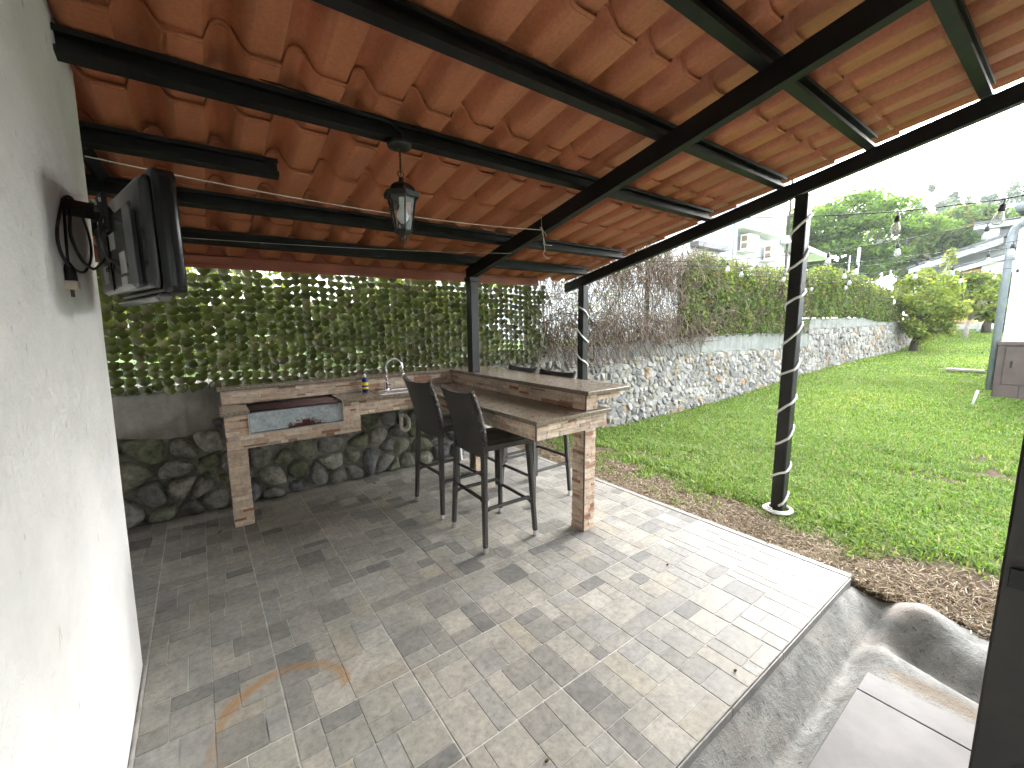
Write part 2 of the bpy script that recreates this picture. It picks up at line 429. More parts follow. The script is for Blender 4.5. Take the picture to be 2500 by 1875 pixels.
# ------------------------------------------------------------------ mesh helpers
class MB:
    def __init__(s): s.v = []; s.f = []; s.c = []; s.sm = []
    def add(s, vs, fs, col=None, smooth=False):
        o = len(s.v)
        s.v += [tuple(p) for p in vs]
        for f in fs:
            s.f.append(tuple(i + o for i in f)); s.c.append(col or (1, 1, 1)); s.sm.append(smooth)
        return s
    def box(s, x0, y0, z0, x1, y1, z1, col=None, bev=0.0):
        if bev > 0:
            b = min(bev, (x1 - x0) * .45, (y1 - y0) * .45, (z1 - z0) * .45)
            vs = []
            for ax in range(3):
                pass
            X = (x0, x1); Y = (y0, y1); Z = (z0, z1)
            idx = {}
            for i in (0, 1):
                for j in (0, 1):
                    for k in (0, 1):
                        sx, sy, sz = (1 - 2 * i) * b, (1 - 2 * j) * b, (1 - 2 * k) * b
                        for a, p in (('x', (X[i], Y[j] + sy, Z[k] + sz)), ('y', (X[i] + sx, Y[j], Z[k] + sz)), ('z', (X[i] + sx, Y[j] + sy, Z[k]))):
                            idx[(i, j, k, a)] = len(vs); vs.append(p)
            F = []
            for i in (0, 1):
                q = [idx[(i, j, k, 'x')] for j, k in ((0, 0), (1, 0), (1, 1), (0, 1))]; F.append(q if i else q[::-1])
                q = [idx[(j, i, k, 'y')] for j, k in ((0, 0), (1, 0), (1, 1), (0, 1))]; F.append(q[::-1] if i else q)
                q = [idx[(j, k, i, 'z')] for j, k in ((0, 0), (1, 0), (1, 1), (0, 1))]; F.append(q if i else q[::-1])
            for i in (0, 1):
                for j in (0, 1):
                    F.append([idx[(i, j, 0, 'x')], idx[(i, j, 1, 'x')], idx[(i, j, 1, 'y')], idx[(i, j, 0, 'y')]])
                    F.append([idx[(i, 0, j, 'x')], idx[(i, 1, j, 'x')], idx[(i, 1, j, 'z')], idx[(i, 0, j, 'z')]])
                    F.append([idx[(0, i, j, 'y')], idx[(1, i, j, 'y')], idx[(1, i, j, 'z')], idx[(0, i, j, 'z')]])
                    for k in (0, 1):
                        F.append([idx[(i, j, k, a)] for a in 'xyz'])
            cx, cy, cz = (x0 + x1) / 2, (y0 + y1) / 2, (z0 + z1) / 2
            out = []
            for f in F:
                p = [Vector(vs[i]) for i in f]
                n = (p[1] - p[0]).cross(p[2] - p[0])
                ctr = sum(p, Vector()) / len(p) - Vector((cx, cy, cz))
                out.append(f if n.dot(ctr) > 0 else f[::-1])
            return s.add(vs, out, col)
        vs = [(x0, y0, z0), (x1, y0, z0), (x1, y1, z0), (x0, y1, z0), (x0, y0, z1), (x1, y0, z1), (x1, y1, z1), (x0, y1, z1)]
        return s.add(vs, [(3, 2, 1, 0), (4, 5, 6, 7), (0, 1, 5, 4), (1, 2, 6, 5), (2, 3, 7, 6), (3, 0, 4, 7)], col)
    def tube(s, pts, rad, n=8, col=None, smooth=True, caps=True):
        pts = [Vector(p) for p in pts]
        k = len(pts)
        if not isinstance(rad, (list, tuple)): rad = [rad] * k
        vs = []; fs = []
        prev = None
        for i in range(k):
            d = (pts[min(i + 1, k - 1)] - pts[max(i - 1, 0)])
            d = d.normalized() if d.length > 1e-9 else Vector((0, 0, 1))
            if prev is None:
                a = Vector((0, 0, 1)) if abs(d.z) < .9 else Vector((1, 0, 0))
                e = d.cross(a).normalized()
            else:
                e = (prev - d * prev.dot(d))
                e = e.normalized() if e.length > 1e-6 else d.orthogonal().normalized()
            prev = e
            g = d.cross(e)
            for j in range(n):
                an = 2 * math.pi * j / n
                vs.append(pts[i] + (e * math.cos(an) + g * math.sin(an)) * rad[i])
        for i in range(k - 1):
            for j in range(n):
                a = i * n + j; b = i * n + (j + 1) % n
                fs.append((a, b, b + n, a + n))
        if caps:
            fs.append(tuple(range(n))[::-1]); fs.append(tuple(range((k - 1) * n, k * n)))
        return s.add(vs, fs, col, smooth)
    def lathe(s, prof, n=16, loc=(0, 0, 0), col=None, smooth=True):
        vs = []; fs = []
        for r, z in prof:
            for j in range(n):
                a = 2 * math.pi * j / n
                vs.append((loc[0] + r * math.cos(a), loc[1] + r * math.sin(a), loc[2] + z))
        for i in range(len(prof) - 1):
            for j in range(n):
                a = i * n + j; b = i * n + (j + 1) % n
                fs.append((a, b, b + n, a + n))
        return s.add(vs, fs, col, smooth)
    def mesh(s, name, mat):
        me = bpy.data.meshes.new(name)
        me.from_pydata(s.v, [], s.f)
        me.materials.append(MATS[mat])
        if any(c != (1, 1, 1) for c in s.c):
            ca = me.color_attributes.new('Col', 'FLOAT_COLOR', 'CORNER')
            arr = []
            for f, c in zip(s.f, s.c): arr += [*c, 1] * len(f)
            ca.data.foreach_set('color', arr)
        me.polygons.foreach_set('use_smooth', s.sm)
        me.update()
        return me
    def build(s, name, mat, parent=None):
        return put(name, s.mesh(name, mat), parent)

def put(name, me, parent=None, loc=None):
    o = bpy.data.objects.new(name, me)
    C.objects.link(o)
    if parent: o.parent = parent
    if loc: o.location = loc
    return o
def tag(o, label=None, cat=None, group=None, kind=None):
    if label: o['label'] = label
    if cat: o['category'] = cat
    if group: o['group'] = group
    if kind: o['kind'] = kind
    return o
def thing(name, label, cat, loc=(0, 0, 0), rz=0, group=None):
    o = bpy.data.objects.new(name, None)
    C.objects.link(o)
    o.empty_display_size = .1
    o.location = loc
    o.rotation_euler = (0, 0, rz)
    return tag(o, label, cat, group, 'thing')
def copy_tree(o, parent=None):
    c = o.copy(); C.objects.link(c); c.parent = parent
    for ch in list(o.children): copy_tree(ch, c)
    return c
def np_mesh(name, V, F, cols, mat, smooth=False):
    """V (n,3), F (m,k) all the same k, cols (m,3) one per face"""
    me = bpy.data.meshes.new(name)
    V = np.asarray(V, np.float32); F = np.asarray(F, np.int32)
    mF, k = F.shape
    me.vertices.add(len(V)); me.vertices.foreach_set('co', V.ravel())
    me.loops.add(mF * k); me.loops.foreach_set('vertex_index', F.ravel())
    me.polygons.add(mF)
    me.polygons.foreach_set('loop_start', np.arange(0, mF * k, k, dtype=np.int32))
    me.polygons.foreach_set('loop_total', np.full(mF, k, np.int32))
    if smooth: me.polygons.foreach_set('use_smooth', np.ones(mF, bool))
    me.materials.append(MATS[mat])
    if cols is not None:
        ca = me.color_attributes.new('Col', 'FLOAT_COLOR', 'CORNER')
        cc = np.concatenate([np.asarray(cols, np.float32), np.ones((mF, 1), np.float32)], 1)
        ca.data.foreach_set('color', np.repeat(cc, k, 0).ravel())
    me.update(calc_edges=True)
    return me
def unit(v): return v / np.maximum(np.linalg.norm(v, axis=-1, keepdims=True), 1e-9)
def leaf_cards(P, size, aspect, cols, mat, name, out=None, droop=.0, fold=.25, flat=0.0):
    """diamond leaves bent along the midrib; P (n,3)"""
    n = len(P)
    size = np.broadcast_to(np.asarray(size, float), (n,))
    nrm = unit(rng.normal(size=(n, 3)) + (0 if out is None else np.asarray(out)) + np.array([0, 0, flat]))
    t = unit(np.cross(nrm, rng.normal(size=(n, 3))))
    t[:, 2] -= droop; t = unit(t)
    b = unit(np.cross(nrm, t)); nrm = np.cross(t, b)
    L = size[:, None]; W = (size * aspect)[:, None]
    base = P - t * L * .5
    tip = P + t * L * .5
    mid = P - nrm * W * fold
    l = P - b * W * .5 - t * L * .08
    r = P + b * W * .5 - t * L * .08
    V = np.stack([base, r, tip, l, mid], 1).reshape(-1, 3)
    i = np.arange(n)[:, None] * 5
    F = np.concatenate([i + np.array([[0, 1, 4]]), i + np.array([[1, 2, 4]]), i + np.array([[2, 3, 4]]), i + np.array([[3, 0, 4]])], 1).reshape(-1, 3)
    return np_mesh(name, V, F, np.repeat(cols, 4, 0), mat)
def pal(n, colors, weights=None, jit=.15):
    colors = np.array(colors, float)
    k = rng.choice(len(colors), n, p=weights)
    return np.clip(colors[k] * (1 + rng.normal(0, jit, (n, 1))) * (1 + rng.normal(0, jit * .25, (n, 3))), .004, .95)
def vnoise(x, y, s=1.0, seed=0):
    """smooth value noise, arrays"""
    x = np.asarray(x, float) * s + 37.3 * seed; y = np.asarray(y, float) * s + 11.7 * seed
    xi = np.floor(x); yi = np.floor(y); fx = x - xi; fy = y - yi
    fx = fx * fx * (3 - 2 * fx); fy = fy * fy * (3 - 2 * fy)
    h = lambda a, b: np.modf(np.abs(np.sin(a * 127.1 + b * 311.7) * 43758.5453))[0]
    return (h(xi, yi) * (1 - fx) + h(xi + 1, yi) * fx) * (1 - fy) + (h(xi, yi + 1) * (1 - fx) + h(xi + 1, yi + 1) * fx) * fy
def fbm(x, y, s=1.0, seed=0, o=4):
    r = 0; a = .5
    for k in range(o): r = r + a * vnoise(x, y, s * 2 ** k, seed + k); a *= .5
    return r

# ================================================================== GROUND
LX = [2.2, 3.1, 4, 5, 7.4, 8.8, 12.5, 16.5, 21.6, 23.4, 27, 32, 60]
LZ = [-.10, -.055, -.045, -.10, -.10, -.06, .14, .25, .28, .5, .78, .84, .9]
def lawn_z(x, y): return np.interp(x, LX, LZ) + .03 * (fbm(x, y, .9, 3) - .47)
def grass_amount(x, y):
    """0 bare soil, 1 full grass"""
    n = fbm(x, y, 1.7, 5); n2 = fbm(x, y, 4.5, 9)
    d = (x - 3.1) - .22 - 1.0 * (n - .30) - .5 * (n2 - .47)
    edge = np.clip(d / .5, 0, 1)
    near = np.clip((.75 - y) / .5, 0, 1) * np.clip((3.9 - x) / .4, 0, 1)
    edge = edge * (1 - .85 * near)
    patch = np.clip((fbm(x, y, .8, 21) * .6 + n2 * .45 - .575) / .05, 0, 1) * np.clip((9 - x) / 4, 0, 1)
    worn = np.clip((n2 - .50) / .08, 0, 1) * np.clip((1.0 - y) / .5, 0, 1) * np.clip((x - 5.5) / .5, 0, 1) * np.clip((9 - x), 0, 1)
    return np.clip(edge - .75 * patch - .6 * worn, 0, 1)
def grid_mesh(name, xs, ys, zf, mat, colf=None):
    X, Y = np.meshgrid(xs, ys, indexing='ij')
    V = np.stack([X, Y, zf(X, Y)], -1).reshape(-1, 3)
    a, b = len(xs), len(ys)
    i = (np.arange(a - 1)[:, None] * b + np.arange(b - 1)[None, :]).ravel()
    F = np.stack([i, i + b, i + b + 1, i + 1], 1)
    cols = None
    if colf is not None:
        ctr = V[F].mean(1)
        g = colf(ctr[:, 0], ctr[:, 1])
        cols = np.stack([g, g, g], 1)
    return np_mesh(name, V, F, cols, mat, True)
g = MB(); g.add([(-400, -400, -.45), (400, -400, -.45), (400, 400, -.45), (-400, 400, -.45)], [(0, 1, 2, 3)])
tag(g.build('ground', 'far_ground'), kind='structure')
xs = np.concatenate([np.arange(2.3, 7, .06), np.arange(7, 14, .2), np.arange(14, 61, 1.0)])
ys = np.concatenate([np.arange(-14, -1, 1.0), np.arange(-1, 4.36, .06)])
def lz2(x, y):
    z = lawn_z(x, y)
    # the soil drops away along the drain
    dip = np.clip((.62 - y) / .25, 0, 1) * np.clip((3.12 - x) / .12, 0, 1)
    return z - .06 * dip - .5 * np.clip((3.07 - x) / .05, 0, 1)
tag(put('lawn', grid_mesh('lawn', xs, ys, lz2, 'lawn_ground', grass_amount)), kind='structure')
g = MB()
g.add([(-30, 4.62, 1.02), (13, 4.62, 1.1), (13, 60, 1.4), (-30, 60, 1.4)], [(0, 1, 2, 3)])
g.add([(13, 4.62, 1.3), (120, 4.62, 1.5), (120, 60, 2.0), (13, 60, 1.6)], [(0, 1, 2, 3)])
tag(g.build('upper_ground', 'far_ground'), kind='structure')

mb = MB(); mb.box(-.6, -1.4, 2.96, 3.9, .02, 3.06)
HOUSE_EAVE = mb
# grass blades
def blades(n, x0, x1, y0, y1, h0, h1, wd):
    x = rng.uniform(x0, x1, n); y = rng.uniform(y0, y1, n)
    clump = np.clip((fbm(x, y, 5.5, 51) - .40) * 5, 0, 1)
    nearf = np.clip((5.6 - x) / 2.2, 0, 1)
    keep = rng.uniform(0, 1, n) < grass_amount(x, y) * (1 - nearf * .88 * (1 - clump)) * np.clip(.35 + 1.4 * fbm(x, y, 6.5, 53), 0, 1)
    x = x[keep]; y = y[keep]; n = len(x)
    z = lz2(x, y)
    h = rng.uniform(h0, h1, n) * (.45 + 1.15 * fbm(x, y, 3.2, 31))
    a = rng.uniform(0, 2 * math.pi, n)
    lean = rng.uniform(.25, 1.1, n)
    d = np.stack([np.cos(a), np.sin(a), np.zeros(n)], 1)
    s = np.stack([-np.sin(a), np.cos(a), np.zeros(n)], 1)
    P = np.stack([x, y, z - .004], 1)
    wv = (wd * rng.uniform(.6, 1.3, n))[:, None]
    upv = np.array([0, 0, 1.0])
    m1 = P + d * (h * lean * .35)[:, None] + upv * (h * .6)[:, None]
    tip = P + d * (h * lean)[:, None] + upv * (h * (1.0 - .25 * lean))[:, None]
    V = np.stack([P - s * wv * .4, P + s * wv * .4, m1 + s * wv * .5, m1 - s * wv * .5, tip], 1).reshape(-1, 3)
    i = np.arange(n)[:, None] * 5
    F = np.concatenate([i + np.array([[0, 1, 2]]), i + np.array([[0, 2, 3]]), i + np.array([[3, 2, 4]])], 1).reshape(-1, 3)
    tone = fbm(x, y, .55, 41)
    c = pal(n, [(.155, .275, .05), (.215, .335, .065), (.105, .20, .038), (.28, .345, .105), (.36, .33, .18)], [.34, .28, .16, .15, .07], .2)
    c *= (.72 + .55 * tone)[:, None]
    c[:, 0] *= 1 + .45 * np.clip(tone - .5, 0, 1)
    return V, F, np.repeat(c, 3, 0)
Vs = []; Fs = []; Cs = []; off = 0
for args in ((14000, 3.15, 6.5, -.3, 4.3, .05, .08, .0095), (125000, 3.1, 5.6, -.3, 4.3, .025, .055, .0095), (62000, 5.6, 8.6, -.2, 4.3, .03, .06, .010), (62000, 8.6, 14, -.3, 4.3, .03, .055, .014), (52000, 14, 32, -.6, 4.3, .035, .065, .026)):
    V, F, c = blades(*args)
    Vs.append(V); Fs.append(F + off); Cs.append(c); off += len(V)
tag(put('grass', np_mesh('grass', np.concatenate(Vs), np.concatenate(Fs), np.concatenate(Cs), 'grass_blade')),
    'short green lawn grass covering the yard beside the patio', 'grass', kind='stuff')
# dry clippings on the bare strip
n = 26000
x = 3.02 + np.abs(rng.normal(0, .42, n)); y = rng.uniform(-.2, 4.25, n)
k = (rng.uniform(0, 1, n) < (1.05 - grass_amount(x, y))) & (x > 3.11 - .9 * (y < .66))
x = np.where(y < .66, x - .05, x)
x = x[k]; y = y[k]; n = len(x)
a = rng.uniform(0, 2 * math.pi, n); L = rng.uniform(.018, .075, n)
d = np.stack([np.cos(a), np.sin(a), rng.normal(0, .28, n)], 1); s = np.stack([-np.sin(a), np.cos(a), rng.normal(0, .3, n)], 1)
P = np.stack([x, y, lz2(x, y) + rng.uniform(.003, .016, n)], 1)
bend = np.array([0, 0, 1.0]) * (L * rng.uniform(-.1, .25, n))[:, None]
W = rng.uniform(.0010, .0032, n)[:, None]
V = np.stack([P - d * L[:, None] * .5 - s * W, P - d * L[:, None] * .5 + s * W, P + bend + s * W, P + bend - s * W, P + d * L[:, None] * .5], 1).reshape(-1, 3)
i = np.arange(n)[:, None] * 5
F = np.concatenate([i + np.array([[0, 1, 2]]), i + np.array([[0, 2, 3]]), i + np.array([[3, 2, 4]])], 1).reshape(-1, 3)
c = pal(n, [(.31, .245, .165), (.20, .148, .10), (.42, .35, .25), (.12, .088, .06), (.54, .47, .37)], [.32, .26, .22, .10, .10], .15)
tag(put('dry_clippings', np_mesh('dry_clippings', V, F, np.repeat(c, 3, 0), 'straw')), 'dry brown grass clippings on the bare soil along the patio', 'mulch', kind='stuff')

# ================================================================== PATIO FLOOR
M0 = .481; OX = .634; OY = 1.1742
floor_root = bpy.data.objects.new('patio_floor', None); C.objects.link(floor_root); tag(floor_root, kind='structure')
g = MB(); g.box(-2.2, .70, -.30, 3.085, 4.40, -.012); g.build('slab', 'slab_edge', floor_root)
g = MB(); g.box(-2.2, .695, -.0118, 3.03, 4.30, -.0022); g.build('grout_bed', 'grout', floor_root)
Q = {  # quadrant patterns (a0,b0,a1,b1) in half-tile units
 'A': [(0, 0, .64, 1), (.64, 0, 1, 1)],
 'B': [(0, .72, .3, 1), (0, 0, .3, .72), (.3, .68, 1, 1), (.3, 0, 1, .68)],
 'C': [(.45, .45, 1, 1), (0, .45, .45, 1), (0, 0, 1, .45)],
 'D': [(.36, .40, 1, 1), (0, .40, .36, 1), (0, 0, .60, .40), (.60, 0, 1, .40)],
 'E': [(0, 0, 1, .36), (0, .36, .55, 1), (.55, .36, 1, 1)],
 'F': [(0, 0, .62, .62), (.62, 0, 1, .62), (0, .62, .4, 1), (.4, .62, 1, 1)],
}
def rotq(b, k):
    for _ in range(k): b = (1 - b[3], b[0], 1 - b[1], b[2])
    return b
LAY = ['BCAD', 'EDBF', 'CAFD', 'FBDC']
BLK = [(.45, .425, .375), (.485, .455, .40), (.41, .39, .35), (.345, .328, .298), (.285, .275, .257), (.475, .435, .36), (.425, .41, .38), (.505, .48, .43)]
BW = [.20, .14, .19, .14, .08, .09, .11, .05]
def tile_mesh(design, rot, ci, clip=(0, 1, 0, 1)):
    r = random.Random(design * 100 + rot * 10 + ci)
    mb = MB()
    for qi, key in enumerate(LAY[design]):
        qa, qb = ((0, 1), (1, 1), (0, 0), (1, 0))[qi]
        rots = r.choice((0, 0, 2)) if key != 'A' else r.choice((0, 1))
        for bl in Q[key]:
            bl = rotq(bl, rots)
            B = ((qa + bl[0]) / 2, (qb + bl[1]) / 2, (qa + bl[2]) / 2, (qb + bl[3]) / 2)
            B = rotq(B, rot)
            col = r.choices(BLK, BW)[0]
            kf = r.uniform(.93, 1.07); col = tuple(c * kf for c in col)
            a0, b0, a1, b1 = max(B[0], clip[0]), max(B[1], clip[2]), min(B[2], clip[1]), min(B[3], clip[3])
            if a1 - a0 < .04 or b1 - b0 < .04: continue
            gp = .0015
            e0 = lambda v: .0016 if v < .001 or v > .999 else 0.0
            x0, y0, x1, y1 = a0 * M0 + gp + e0(a0), b0 * M0 + gp + e0(b0), a1 * M0 - gp - e0(a1), b1 * M0 - gp - e0(b1)
            bv = .0022
            cr = .004
            def ring(i, z):
                X0, Y0, X1, Y1 = x0 + i, y0 + i, x1 - i, y1 - i
                return [(X0 + cr, Y0, z), (X1 - cr, Y0, z), (X1, Y0 + cr, z), (X1, Y1 - cr, z), (X1 - cr, Y1, z), (X0 + cr, Y1, z), (X0, Y1 - cr, z), (X0, Y0 + cr, z)]
            vs = ring(0, -.0045) + ring(0, -.0009) + ring(bv, 0)
            fs = [tuple(range(16, 24))]
            for k in range(2):
                for j in range(8):
                    fs.append((k * 8 + j, k * 8 + (j + 1) % 8, k * 8 + 8 + (j + 1) % 8, k * 8 + 8 + j))
            mb.add(vs, fs, col)
    return mb.mesh('tile', 'floor_tile')
tmesh = {}
for a in range(-6, 5):
    for b in range(-1, 7):
        x = OX + a * M0; y = OY + b * M0
        if x < -.4 and y + M0 < 2.4: continue
        dsg = (a * 3 + b * 5) % 4; rt_ = (a * 7 + b * 3 + (a * b)) % 4; ci = (a + 2 * b) % 2
        clip = (0, 1, 0, 1)
        if b == 6: clip = (0, 1, 0, .5)
        key = (dsg, rt_, ci, clip)
        if key not in tmesh: tmesh[key] = tile_mesh(*key)
        o = put('tile', tmesh[key], floor_root, (x, y, random.uniform(-.0006, .0006)))
for b in range(-1, 7):
    y = OY + b * M0; y1 = min(y + M0, 4.3)
    g = MB(); g.box(3.042, y + .0015, -.05, 3.10, y1 - .0015, .0005, (.50, .485, .45), bev=.008)
    g.build('edge_tile', 'floor_tile', floor_root)
for a in range(-1, 5):   # front edge tiles (low riser)
    x = OX + a * M0
    g = MB(); g.box(x + .001, .6842, -.055, x + M0 - .001, .6912, -.0015, (.46, .45, .43), bev=.002)
    g.build('riser_tile', 'floor_tile', floor_root)

# drain channel along the house and its bend
def drain_z(x, y):
    main = -.07 - .115 * np.exp(-((y - .53) / .085) ** 2)
    main = np.where(y > .56, np.maximum(main, -.19 + .15 * np.clip((y - .53) / .15, 0, 1)), main)
    turn = -.05 - .13 * np.exp(-((x - 2.66 - .25 * np.clip(y - .1, -.2, 1)) / .11) ** 2)
    k = np.clip((x - 2.38) / .22, 0, 1); k = k * k * (3 - 2 * k)
    ky = np.clip((y - .36) / .18, 0, 1)
    z = main * (1 - k * (1 - ky)) + turn * k * (1 - ky)
    b = np.exp(-(((x - 3.0) / .16) ** 2 + ((y - .36) / .12) ** 2))
    z = z + .105 * b
    endlip = np.clip((x - 2.92) / .2, 0, 1)
    z = z * (1 - endlip) + (-.075 + .06 * b) * endlip
    out = np.clip((x - 3.16 + .05 * np.sin(y * 9)) / .06, 0, 1)
    return z - .14 * out + .012 * (fbm(x, y, 9, 2) - .47)
tag(put('drain_channel', grid_mesh('drain_channel', np.arange(-.33, 3.29, .02), np.arange(-.06, .6851, .0149), drain_z, 'drain_cement')), kind='structure')
# tiled doorstep of the house
st = bpy.data.objects.new('doorstep', None); C.objects.link(st); tag(st, kind='structure')
g = MB(); g.box(-.33, -.3, -.30, 2.32, .425, -.058); g.build('base', 'slab_edge', st)
xx = 2.325
for wd in (.152, .60, .60, .60, .60):
    g = MB(); g.box(xx - wd + .002, -.12, -.0578, xx - .002, .43, -.046, bev=.003); g.build('tile', 'porcelain', st)
    xx -= wd

# ================================================================== LEFT HOUSE WALL
wl = thing('house_wall', 'white stucco house wall filling the left edge beside the television', 'wall')
zs_ = np.linspace(-.02, 3.3, 40); ys_ = np.linspace(-1.2, 2.44, 46)
def wall_face():
    V = []; F = []
    for z in zs_:
        for y in ys_:
            V.append((-.345 + .022 * min(z, 2.5) + .010 * (float(fbm(y, z, 1.4, 4)) - .47), y + (.012 * (float(fbm(z, 0, 6, 8)) - .47) if y > 2.4 else 0), z))
    nb = len(ys_)
    for i in range(len(zs_) - 1):
        for j in range(nb - 1):
            a = i * nb + j
            F.append((a, a + 1, a + nb + 1, a + nb))
    # end face going left
    o = len(V)
    for i, z in enumerate(zs_): V.append((-2.4, 2.44, z))
    for i in range(len(zs_) - 1):
        F.append((i * nb + nb - 1, o + i, o + i + 1, (i + 1) * nb + nb - 1))
    return V, F
V, F = wall_face()
mb = MB(); mb.add(V, F, None, False); mb.build('wall_face', 'white_stucco', wl)
mb = MB(); mb.box(-2.4, -1.2, -.1, -.40, 2.40, 3.3); mb.build('wall_core', 'white_stucco', wl)
mb = MB(); mb.box(-.336, .75, -.003, -.328, 2.42, .004, (1, 1, 1)); mb.build('grout_joint', 'grout', wl)
sw = thing('sun_block_wall', 'plain unseen wall added behind the house corner to block sun', 'wall')  # unseen wall, added to keep sun off the left floor
mb = MB(); mb.box(-1.62, 2.46, -.1, -1.5, 4.6, 2.6); mb.build('wall_panel', 'smooth_white', sw)
# house front behind the camera: wall pieces to both sides of the doorway
hf = thing('doorway_wall', 'white house front wall around the doorway behind the patio', 'wall')
mb = MB(); mb.box(1.02, -.32, -.1, 3.7, -.06, 3.05); mb.build('wall_right', 'smooth_white', hf)  # unseen, length set to dim the patio's right edge
HOUSE_EAVE.build('eave_slab', 'smooth_white', hf)  # unseen eave, added to cut sky light at the patio edge
mb = MB(); mb.box(-.33, -.32, 2.35, 1.02, -.06, 3.05); mb.build('lintel', 'smooth_white', hf)
mb = MB(); mb.box(-.40, -4.5, 2.3, 1.5, -.32, 2.4); mb.build('ceiling', 'smooth_white', hf)
mb = MB(); mb.box(-.40, -4.5, -.1, 1.5, -.32, 0.0); mb.build('room_floor', 'porcelain', hf)
mb = MB(); mb.box(-.40, -4.6, -.1, 1.5, -4.5, 2.4); mb.build('back_wall', 'smooth_white', hf)
mb = MB(); mb.box(1.5, -4.5, -.1, 1.6, -.32, 2.4); mb.build('side_wall', 'smooth_white', hf)
df = thing('door_frame', 'dark metal door frame upright at the right edge of the view', 'door frame')
mb = MB(); mb.box(.90, -.045, -.045, .935, .036, 2.34, bev=.003); mb.build('jamb', 'dark_frame', df)
mb = MB(); mb.box(.936, -.05, -.045, 1.02, .0, 2.34, bev=.002); mb.build('side_rail', 'frame_black', df)
mb = MB(); mb.box(.893, .012, 1.17, .899, .028, 1.20, bev=.001); mb.build('latch_plate', 'frame_black', df)

# ================================================================== STONE WALLS
def clip_poly(poly, px, py, nx, ny):
    out = []
    for i in range(len(poly)):
        a = poly[i]; b = poly[(i + 1) % len(poly)]
        da = (a[0] - px) * nx + (a[1] - py) * ny; db = (b[0] - px) * nx + (b[1] - py) * ny
        if da <= 0: out.append(a)
        if (da < 0 < db) or (db < 0 < da):
            t = da / (da - db)
            out.append((a[0] + (b[0] - a[0]) * t, a[1] + (b[1] - a[1]) * t))
    return out
def voronoi(pts, x0, x1, lo, hi, reach):
    pts = np.array(pts)
    res = []
    for i, p in enumerate(pts):
        poly = [(x0, lo(p[0])), (x1, lo(p[0])), (x1, hi(p[0])), (x0, hi(p[0]))]
        poly = [(max(x0, p[0] - reach), lo(p[0])), (min(x1, p[0] + reach), lo(p[0])), (min(x1, p[0] + reach), hi(p[0])), (max(x0, p[0] - reach), hi(p[0]))]
        d = pts - p
        dist = np.hypot(d[:, 0], d[:, 1])
        for j in np.argsort(dist)[1:24]:
            q = pts[j]
            if dist[j] > 2.5 * reach: break
            poly = clip_poly(poly, (p[0] + q[0]) / 2, (p[1] + q[1]) / 2, q[0] - p[0], q[1] - p[1])
            if len(poly) < 3: break
        if len(poly) >= 3: res.append(poly)
    return res
def stone(poly, y, gap, depth, rounded, col, rnd):
    cx = sum(p[0] for p in poly) / len(poly); cz = sum(p[1] for p in poly) / len(poly)
    for _ in range(2 if rounded else 1):
        np_ = []
        q = .26 if rounded else .10
        for i in range(len(poly)):
            a = poly[i]; b = poly[(i + 1) % len(poly)]
            if math.hypot(a[0] - b[0], a[1] - b[1]) < .012: np_.append(((a[0] + b[0]) / 2, (a[1] + b[1]) / 2)); continue
            np_ += [(a[0] * (1 - q) + b[0] * q, a[1] * (1 - q) + b[1] * q), (a[0] * q + b[0] * (1 - q), a[1] * q + b[1] * (1 - q))]
        poly = np_
    size = max(.02, min(max(p[0] for p in poly) - min(p[0] for p in poly), max(p[1] for p in poly) - min(p[1] for p in poly)))
    k = max(.55, 1 - 2 * gap / size)
    sx = rnd.uniform(.92, 1.0); sz = rnd.uniform(.9, 1.0)
    tx = rnd.uniform(-.45, .45); tz = rnd.uniform(-.55, .25)
    if not rounded: tx *= 2.0; tz = rnd.uniform(-.9, .6)
    rings = ((1.0, -.03), (1.0, .35), (.90, .72), (.62, .97)) if rounded else ((1.0, -.03), (.98, .6), (.78, .95))
    n = len(poly)
    vs = []; fs = []
    for (s, h) in rings:
        for p in poly:
            jx = rnd.uniform(-1, 1) * size * (.015 if rounded else .035)
            du = (p[0] - cx) * k * s * sx; dv = (p[1] - cz) * k * s * sz
            hh = depth * h * (1 + (tx * du + tz * dv) / size * (1.0 if h > .3 else 0)) + (rnd.uniform(-1, 1) * depth * .07 if h > .3 else 0)
            if h < 0: hh = -.035
            vs.append((cx + du + jx, y - hh, cz + dv + jx * .6))
    vs.append((cx, y - depth * (1.03 if rounded else rnd.uniform(.95, 1.12)), cz))
    for r in range(len(rings) - 1):
        for j in range(n):
            a = r * n + j; b = r * n + (j + 1) % n
            fs.append((a, b, b + n, a + n))
    o = (len(rings) - 1) * n
    for j in range(n): fs.append((o + j, o + (j + 1) % n, len(vs) - 1))
    return vs, fs
def jitter_pts(x0, x1, lo, hi, cx, cz, rnd, jit=.38, aniso=None):
    pts = []; row = 0
    z = min(lo(x0), lo(x1)) + cz * .5
    while z < 3:
        x = x0 + (cx * .5 if row % 2 else 0)
        any_ = False
        while x < x1:
            px = x + rnd.uniform(-jit, jit) * cx; pz = z + rnd.uniform(-jit, jit) * cz
            if lo(px) < pz < hi(px) and x0 < px < x1: pts.append((px, pz))
            if z < hi(px): any_ = True
            x += cx * rnd.uniform(.75, 1.3)
        z += cz; row += 1
        if not any_ and z > hi(x1): break
    return pts
def rough_sheet(x0, x1, lo, hi, y, amp, step, seed, freq=5):
    xs = np.arange(x0, x1 + step * .5, step)
    nz = 14
    V = []; F = []
    for x in xs:
        for k in range(nz + 1):
            z = lo(x) + (hi(x) - lo(x)) * k / nz
            V.append((x, y - amp * (float(fbm(x, z, freq, seed)) - .47) * 2, z))
    for i in range(len(xs) - 1):
        for k in range(nz):
            a = i * (nz + 1) + k
            F.append((a, a + nz + 1, a + nz + 2, a + 1))
    return V, F
